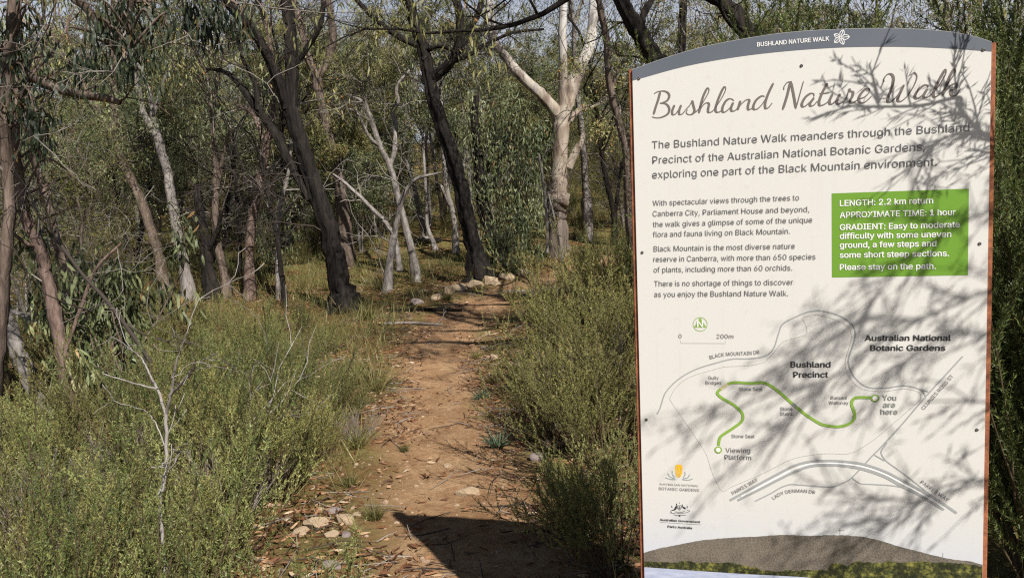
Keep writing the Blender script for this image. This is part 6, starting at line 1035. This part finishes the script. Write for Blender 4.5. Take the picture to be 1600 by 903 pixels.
# ---------------------------------------------------------------- rocks
RK = [rock_mesh(i, m, f) for i, (m, f) in enumerate([(RK_TAN, .6), (RK_TAN, .75), (RK_TAN, .5), (RK_GREY, .6), (RK_GREY, .7)])]
def rock(label, px, py, w, k, rz=0, group=None):
    b = ground(px, py); s = w * .62 * b[1] / FOC
    o = link('rock', RK[k], None, b + [0, 0, s * .10]); o.scale = (s, s, s); o.rotation_euler = (rr.uniform(-.2, .2), rr.uniform(-.2, .2), rr.uniform(0, 6.28)); return tag(o, label, 'rock', group)
for px, py, w, k, lab in [(492, 822, 40, 0, 'largest tan rock of the pile beside the path'), (538, 815, 30, 1, 'tall tan rock of the pile, nearest the path'), (515, 838, 26, 2, 'flat tan rock at the front of the pile'), (470, 835, 24, 1, 'tan rock at the shrub side of the pile'),
    (520, 800, 22, 3, 'grey rock at the back of the pile'), (498, 800, 20, 2, 'small tan rock at the back of the pile'), (540, 838, 18, 3, 'small grey rock at the front of the pile'), (556, 806, 15, 0, 'small tan rock fallen from the pile onto the path'),
    (842, 716, 28, 3, 'purple-grey rock at the foot of the shrub on the path edge'), (856, 700, 18, 1, 'tan rock behind the purple-grey rock'), (870, 668, 24, 3, 'grey rock half buried under the path-side shrub'), (884, 690, 16, 0, 'tan rock under the path-side shrub'),
    (728, 774, 36, 2, 'flat tan stone sunk in the path just beyond the sign shadow'), (700, 728, 14, 0, 'small tan stone on the middle of the path'), (762, 524, 14, 1, 'pale rock on the stony bank of the path'), (756, 545, 13, 3, 'grey rock on the stony bank of the path'),
    (772, 560, 14, 1, 'tan rock below the bank by the feathery shrub'), (776, 446, 24, 0, 'tan rock at the foot of the dark leaning gum'), (720, 454, 34, 2, 'pale flat rock in the row edging the path'), (740, 450, 32, 0, 'tan rock in the row edging the path'),
    (700, 460, 28, 1, 'outermost tan rock in the row edging the path'), (766, 443, 26, 1, 'rounded rock behind the leaning gum foot'), (790, 437, 30, 2, 'flat reddish rock where the path disappears'), (816, 430, 28, 0, 'farthest tan rock by the end of the path'), (650, 475, 22, 3, 'grey rock among sticks below the path edge'), (684, 467, 24, 0, 'tan rock among sticks below the path edge'), (520, 888, 30, 3, 'broad grey stone at the bottom edge of the path')]:
    rock(lab, px, py, w, k)

# ---------------------------------------------------------------- tussocks
TU = [tussock_mesh(1, 150, .45, .006, base=.07), tussock_mesh(2, 120, .35, .005), tussock_mesh(3, 200, .28, .004, lean=.6, bias=-.15), tussock_mesh(4, 170, .6, .007, base=.08, bias=.12)]
LF_BLUE = leaf_mat('strap_leaf', [(0, (.03, .05, .03)), (.6, (.075, .11, .065)), (1, (.14, .17, .10))], .2)
STRAP = tussock_mesh(5, 60, .30, .016, LF_BLUE, 1.15, .05)
def tuft(px, py, k, sc, lab, name='grass_tussock', cat='tussock', me=None):
    b = ground(px, py); o = link(name, me or TU[k], None, b); o.scale = (sc,) * 3; o.rotation_euler = (0, 0, rr.uniform(0, 6.28)); return tag(o, lab, cat)
for a in [(588, 612, 3, .95, 'large pale straw tussock at the edge of the path'), (560, 600, 0, .9, 'straw tussock between the pale tussock and the shrubs'), (575, 500, 2, 1.6, 'dark green tussock at the foot of the thick forking gum'), (556, 640, 1, .9, 'short straw tussock below the pale tussock'),
          (586, 812, 2, .62, 'fine green tuft beside the rock pile'), (632, 706, 2, .42, 'small green tuft growing on the path edge'), (700, 470, 2, 1.0, 'green tuft at the path edge below the leaning gum'), (650, 436, 2, 1.5, 'green tuft at the foot of the slim pale gum'),
          (600, 455, 0, 1.5, 'straw tuft at the foot of the grey many-stemmed gum'), (520, 455, 0, 1.5, 'straw tuft behind the thick forking gum'), (800, 470, 3, .8, 'straw tussock above the stony bank'), (850, 470, 3, 1.0, 'tall straw tussock below the white gum'), (880, 440, 0, 1.2, 'dry tussock at the foot of the white gum'),
          (745, 560, 1, .6, 'small dry tuft on the stony bank'), (770, 600, 1, .7, 'small dry tuft under the path-side shrub'), (830, 690, 1, .6, 'small shaded tuft beside the purple-grey rock'), (560, 700, 1, .8, 'dry tuft at the shrub edge by the path'), (548, 760, 1, .6, 'thin dry tuft just above the rock pile'), (455, 560, 0, 1.0, 'straw tussock among the shrubs below the white sapling'), (380, 540, 3, .9, 'tall straw tussock among the shrubs under the rusty gum'), (500, 530, 0, 1.1, 'straw tussock between the shrubs and the thick forking gum'), (300, 560, 3, .8, 'tall straw tussock under the grey curving trunk'), (120, 620, 3, .9, 'tall straw tussock near the flaky trunk'), (420, 700, 0, .9, 'straw tussock in a gap of the shrub belt'), (200, 640, 0, 1.0, 'straw tussock behind the bare white sapling'), (840, 560, 3, .8, 'straw tussock among the path-side shrubs'), (900, 500, 3, 1.0, 'straw stalks among the shrubs below the white gum')]: tuft(*a)
tuft(778, 698, 0, .85, 'strap-leaved blue-green herb at the path edge', 'strap_leaved_herb', 'herb', STRAP)
tuft(752, 622, 0, .6, 'smaller strap-leaved herb on the bank of the path', 'strap_leaved_herb', 'herb', STRAP)

# ---------------------------------------------------------------- litter, gravel and grass nobody could count
rg = np.random.default_rng(12)
def scatter(n, y0, y1, w0, w1, dens):
    y = rg.uniform(y0, y1, n) ** 1.0; x = rg.uniform(w0, w1, n) * np.maximum(y, 3) / 6
    k = rg.random(n) < dens(x, y); return x[k], y[k]
pd = lambda x, y: np.where(path_dist(x, y) < -.30, .07, np.where(path_dist(x, y) < -.12, .45, 1.0)) * np.clip(1.9 * vnoise(x * 2.6, y * 2.6, 4) - .25, .03, 1)
xf = np.concatenate([b_[0] + rg.normal(0, r_ * 2.0 + .10, 260) for b_, r_ in HERO_FEET if b_[1] < 20]); yf = np.concatenate([b_[1] + rg.normal(0, r_ * 2.0 + .10, 260) for b_, r_ in HERO_FEET if b_[1] < 20])   # bark and leaves heaped at the trunks' feet
x, y = scatter(105000, 2.2, 17, -5.5, 3.2, pd); x = np.r_[x, xf]; y = np.r_[y, yf]; m = len(x)
C = MB(); a = rg.uniform(0, 6.28, m)
C.leaves(np.stack([x, y, H(x, y) + rg.uniform(.003, .02, m) + np.r_[np.zeros(m - len(xf)), rg.uniform(0, .05, len(xf))]], 1), np.stack([np.cos(a), np.sin(a), rg.normal(0, .16, m)], 1), rg.uniform(.03, .085, m), rg.uniform(.007, .017, m), rg, rg.random(m) ** 1.2, fold=True)
tag(C.build('leaf_litter', LF_DEAD), kind='stuff')
C = MB(); x, y = scatter(3600, 2.4, 15, -3.5, 2.6, pd)
for q in range(len(x)):
    a = rg.uniform(0, 6.28); L = rg.uniform(.06, .4); p = np.array([x[q], y[q], float(H(x[q], y[q])) + .012]); d = np.array([math.cos(a), math.sin(a), 0])
    e = p + d * L; e[2] = float(H(e[0], e[1])) + rg.uniform(.008, .05); C.tube(np.array([p, (p + e) / 2 + rg.normal(0, .012, 3), e]), [.004 * rg.uniform(.4, 1), .003, .0015], 4, int(rg.random() < .5))
tag(C.build('twig_litter', [BK_TWIG, BK_DTWIG]), kind='stuff')
import bmesh
RK_GRAV = rock_mat('path_gravel', [(.3, (.16, .10, .065)), (.5, (.30, .205, .135)), (.7, (.42, .32, .23))])
bm = bmesh.new(); bmesh.ops.create_icosphere(bm, subdivisions=1, radius=1); PV = np.array([v.co[:] for v in bm.verts]); PF = np.array([[v.index for v in f.verts] for f in bm.faces]); bm.free()
x, y = scatter(9000, 2.4, 16, -2.2, 1.4, lambda x, y: np.where(np.abs(path_dist(x, y)) < .25, .8, .25) * (path_dist(x, y) < .7))
C = MB(); m = len(x); s = np.exp(rg.normal(-5.05, .5, m)); S = s[:, None] * rg.uniform(.6, 1.2, (m, 3)); S[:, 2] *= .7
V = PV[None] * (1 + rg.normal(0, .13, (m, len(PV), 1))) * S[:, None, :] + np.stack([x, y, H(x, y)], 1)[:, None, :]
C.add(V.reshape(-1, 3), (PF[None] + np.arange(m)[:, None, None] * len(PV)).reshape(-1, 3), .5, 0, False)
tag(C.build('gravel', RK_GRAV), kind='stuff')
# grass over the slope and between the shrubs
def grass(name, n, y0, y1, hmin, hmax, w, dens, spread_=.8):
    y = np.sqrt(rg.uniform(y0 * y0, y1 * y1, n)); x = rg.uniform(-spread_, spread_ * .95, n) * y
    k = rg.random(n) < dens(x, y); x, y = x[k], y[k]; m = len(x); per = 7
    ix = np.repeat(np.arange(m), per); M = len(ix); gx = x[ix] + rg.normal(0, .05, M) * (1 + y[ix] / 30); gy = y[ix] + rg.normal(0, .05, M) * (1 + y[ix] / 30)
    D = np.stack([rg.normal(0, .45, M), rg.normal(0, .45, M), np.ones(M)], 1)
    C = MB(); C.leaves(np.stack([gx, gy, H(gx, gy) - .01], 1), D, rg.uniform(hmin, hmax, M), w * (1 + y[ix] / 25), rg, np.clip(rg.normal(.48, .1, m)[ix] + rg.normal(0, .15, M), 0, 1)); tag(C.build(name, LF_GRASS), kind='stuff')
gp = lambda x, y: (path_dist(x, y) > .25) * smooth(.33, .56, vnoise(x / 1.6, y / 1.6, 31) * .7 + vnoise(x / .5, y / .5, 32) * .3)
grass('slope_grass', 52000, 9, 60, .15, .42, .006, gp)
grass('undergrowth_grass', 4200, 2.5, 10, .10, .30, .004, lambda x, y: (path_dist(x, y) > .12) * .75 * gp(x * 1.3, y * 1.3))
# low scrub on the slope: separate small bushes
lowk = [SH[0], SH[3], SH[2], SH[4]]
cnt = 0
for i in range(600):
    yy = math.sqrt(rg.uniform(10.5 ** 2, 32 ** 2)); xx = rg.uniform(-.72, .68) * yy
    if path_dist(xx, yy) < .7 or (yy < 16 and -4.2 < xx < 2): continue
    cnt += 1
    if cnt > 90: break
    put_shrub(lowk[i % 4], xx, yy, ('olive' if i % 4 in (0, 2) else 'grey-green' if i % 4 == 1 else 'brown-tipped') + ' low bush scattered under the forest trees', group=('olive' if i % 4 in (0, 2) else 'grey-green' if i % 4 == 1 else 'brown-tipped') + ' low bushes under the trees', rz=rg.uniform(0, 6.28), sc=rg.uniform(.6, 1.25))
# ---------------------------------------------------------------- the tea tree beside the viewer whose branches shade the sign, and tall gums behind
def on_sign(px, py, lift):
    """a point on the sun ray that ends at a spot of the sign, lift metres towards the sun"""
    d = np.array([(px - 800) / FOC, (py - 451.5) / FOC, 1.0]) @ CAM
    o = SO; t = ((o - EYE) @ SNRM) / (d @ SNRM); return EYE + d * t + SUN * lift
def shade_tree():
    rng = np.random.default_rng(4); W = MB(); C = MB()
    b = np.array([3.0, 0.35, 0.0]); b[2] = float(H(b[0], b[1]))
    top = np.array([2.35, .85, 2.75])
    S = [b + [0, 0, -.15], b + [-.08, .1, .8], np.array([2.7, .6, 1.8]), top, np.array([2.1, .85, 3.5])]
    W.tube(catmull(np.array(S) - b, 6), np.linspace(.045, .018, 25), 8)
    BR = [  # the shadows' lines on the sign and how far towards the sun they hang
     [(1620, 262, .50), (1545, 215, .42), (1500, 172, .38), (1494, 140, .36), (1490, 100, .34)], [(1500, 172, .38), (1497, 153, .38), (1440, 165, .40), (1370, 167, .42), (1322, 165, .44)], [(1372, 160, .42), (1366, 130, .42), (1358, 100, .42)],
     [(1620, 230, .5), (1545, 210, .55), (1500, 208, .6), (1460, 225, .62), (1440, 238, .65)], [(1460, 225, .62), (1440, 260, .66), (1425, 300, .68)],
     [(1640, 300, 1.0), (1550, 330, 1.0), (1480, 360, 1.0), (1420, 410, 1.05), (1380, 450, 1.1), (1340, 490, 1.15)], [(1640, 420, .9), (1530, 460, .95), (1440, 500, 1.0), (1360, 540, 1.1), (1290, 600, 1.2), (1230, 660, 1.25), (1160, 710, 1.3)],
     [(1480, 360, 1.0), (1430, 340, 1.0), (1400, 320, 1.0)], [(1640, 500, 1.0), (1540, 522, 1.0), (1500, 518, 1.0), (1460, 530, 1.05), (1400, 580, 1.1), (1360, 640, 1.15)], [(1440, 500, 1.0), (1350, 500, 1.15), (1280, 540, 1.3), (1200, 580, 1.4), (1130, 630, 1.45), (1060, 680, 1.5)],
     [(1290, 600, 1.2), (1220, 610, 1.3), (1150, 640, 1.35), (1090, 665, 1.4)], [(1340, 490, 1.15), (1280, 520, 1.25), (1230, 570, 1.3)], [(1640, 640, .8), (1540, 628, .85), (1480, 626, .9), (1420, 630, .9)],
     [(1640, 735, .9), (1540, 748, .9), (1480, 758, .95), (1440, 785, 1.0), (1390, 815, 1.05), (1340, 845, 1.1), (1300, 880, 1.15)], [(1440, 785, 1.0), (1400, 780, 1.05), (1340, 775, 1.1), (1290, 765, 1.1)], [(1390, 815, 1.05), (1340, 815, 1.1), (1300, 830, 1.15), (1240, 850, 1.2)]]
    for k, br in enumerate(BR):
        P = np.array([on_sign(q[0], q[1], q[2] * (1.35 if q[2] >= .78 else 1)) for q in br]); sharp = br[0][2] < .7
        if br[0][0] > 1610:
            j = top if k < 7 else np.array([2.6, .65, 2.1]); P = np.concatenate([[j], [(j + P[0]) / 2 + rng.normal(0, .04, 3)], P])
        Cn = catmull(P - b, 6); W.tube(Cn, np.linspace(.0042 if sharp else .0036, .0014, len(Cn)), 6)
        d0 = np.r_[0, np.cumsum(np.linalg.norm(np.diff(Cn, axis=0), axis=1))]
        nb = int(d0[-1] / (.020 if sharp else .021)); u0 = (.40 if br[0][0] > 1610 else .05)
        if k == 12: nb //= 4
        for q in range(nb):
            t = rng.uniform(u0, 1.0) * d0[-1]; p = np.array([np.interp(t, d0, Cn[:, c]) for c in range(3)]); i = min(np.searchsorted(d0, t), len(Cn) - 1); T = unit(Cn[i] - Cn[i - 1])
            B, dd = wander(p, spread(T, rng.uniform(.35, 1.0), rng), rng.uniform(.05, .16) if sharp else rng.uniform(.07, .2), 4, rng, .12, 0); W.tube(B, np.linspace(.0018, .0008, 4), 4)
            m = 13 if sharp else 12; u = rng.random(m) * 3; ii = np.minimum(u.astype(int), 2); f = (u - ii)[:, None]; pp = B[ii] * (1 - f) + B[ii + 1] * f
            C.leaves(pp, dd * .9 + rng.standard_normal((m, 3)) * .55, rng.uniform(.018, .034, m), rng.uniform(.0025, .0042, m) * (1 if sharp else 1.25), rng, np.clip(rng.normal(.4, .15, m), 0, 1))
    # the rest of its crown, over the ground beside the sign
    tips = []
    for j in range(16):
        s = catmull(np.array(S) - b, 6)[rng.integers(10, 25)]; grow(W, tips, s, unit(np.array([rng.uniform(.1, 1.0), rng.uniform(-.6, .9), rng.uniform(.0, .9)])), .012, rng.uniform(.45, .8), 1, rng, {'bend': .15, 'up': .02})
    clumps(C, tips, rng, 170, (.16, .16, .18), .03, .0042, .3)
    t = thing('tea_tree', b, 'fine-leaved tea tree just beside the viewer, its branches shading the sign', 'shrub')
    W.build('trunk', BK_BROWN, t); C.build('crown', LF_SHRUB2, t)
shade_tree()

def tall_gum(label, base, top, blobs, seed):
    """a tall gum whose crown stands above the frame and throws its dappled shade into the view"""
    rng = np.random.default_rng(seed); W = MB(); C = MB(); tips = []
    b = np.array([base[0], base[1], float(H(*base))]); T = np.array(top)
    Cn = catmull([b * 0 + [0, 0, -.3], (T - b) * .35 + rng.normal(0, .15, 3), (T - b) * .7 + rng.normal(0, .15, 3), T - b], 6); W.tube(Cn, np.linspace(.20, .08, len(Cn)), 12)
    for q in blobs:
        e = np.array(q[:3]) - b; s = Cn[rng.integers(9, len(Cn))]; L = catmull([s, (s + e) / 2 + rng.normal(0, .25, 3) + [0, 0, .3], e], 6); W.tube(L, np.linspace(.075, .03, len(L)), 8)
        for j in range(int(q[3])):
            i = rng.integers(5, len(L)); grow(W, tips, L[i], spread(unit(L[i] - L[i - 1]), rng.uniform(.3, 1.2), rng), .018, rng.uniform(.5, .9), 1, rng, {'bend': .16, 'up': .04})
    clumps(C, tips, rng, 46, (.24, .24, .3), .12, .024, .7, keep=q[4] if len(q) > 4 else .8)
    t = thing('gum_tree', b, label, 'tree'); W.build('trunk', BK_BROWN, t, .06, seed); C.build('crown', LF_OLIVE, t)
tall_gum('tall gum behind the viewer shading the hanging leaves', (-2.6, -2.2), (-1.9, -.6, 7.2), [(-1.2, 2.2, 7.4, 10), (-2.2, 2.0, 8.0, 8)], 301)
tall_gum('tall gum beside the viewer throwing branch shadows across the path', (5.6, .6), (5.0, 2.0, 6.6), [(2.6, 3.4, 7.2, 3), (2.0, 3.0, 6.7, 3, .3), (2.7, 3.2, 6.5, 2, .2), (3.0, 5.0, 8.4, 6), (4.2, 4.4, 8.8, 6), (1.9, 5.4, 8.6, 6), (2.4, 4.6, 7.6, 3)], 302)
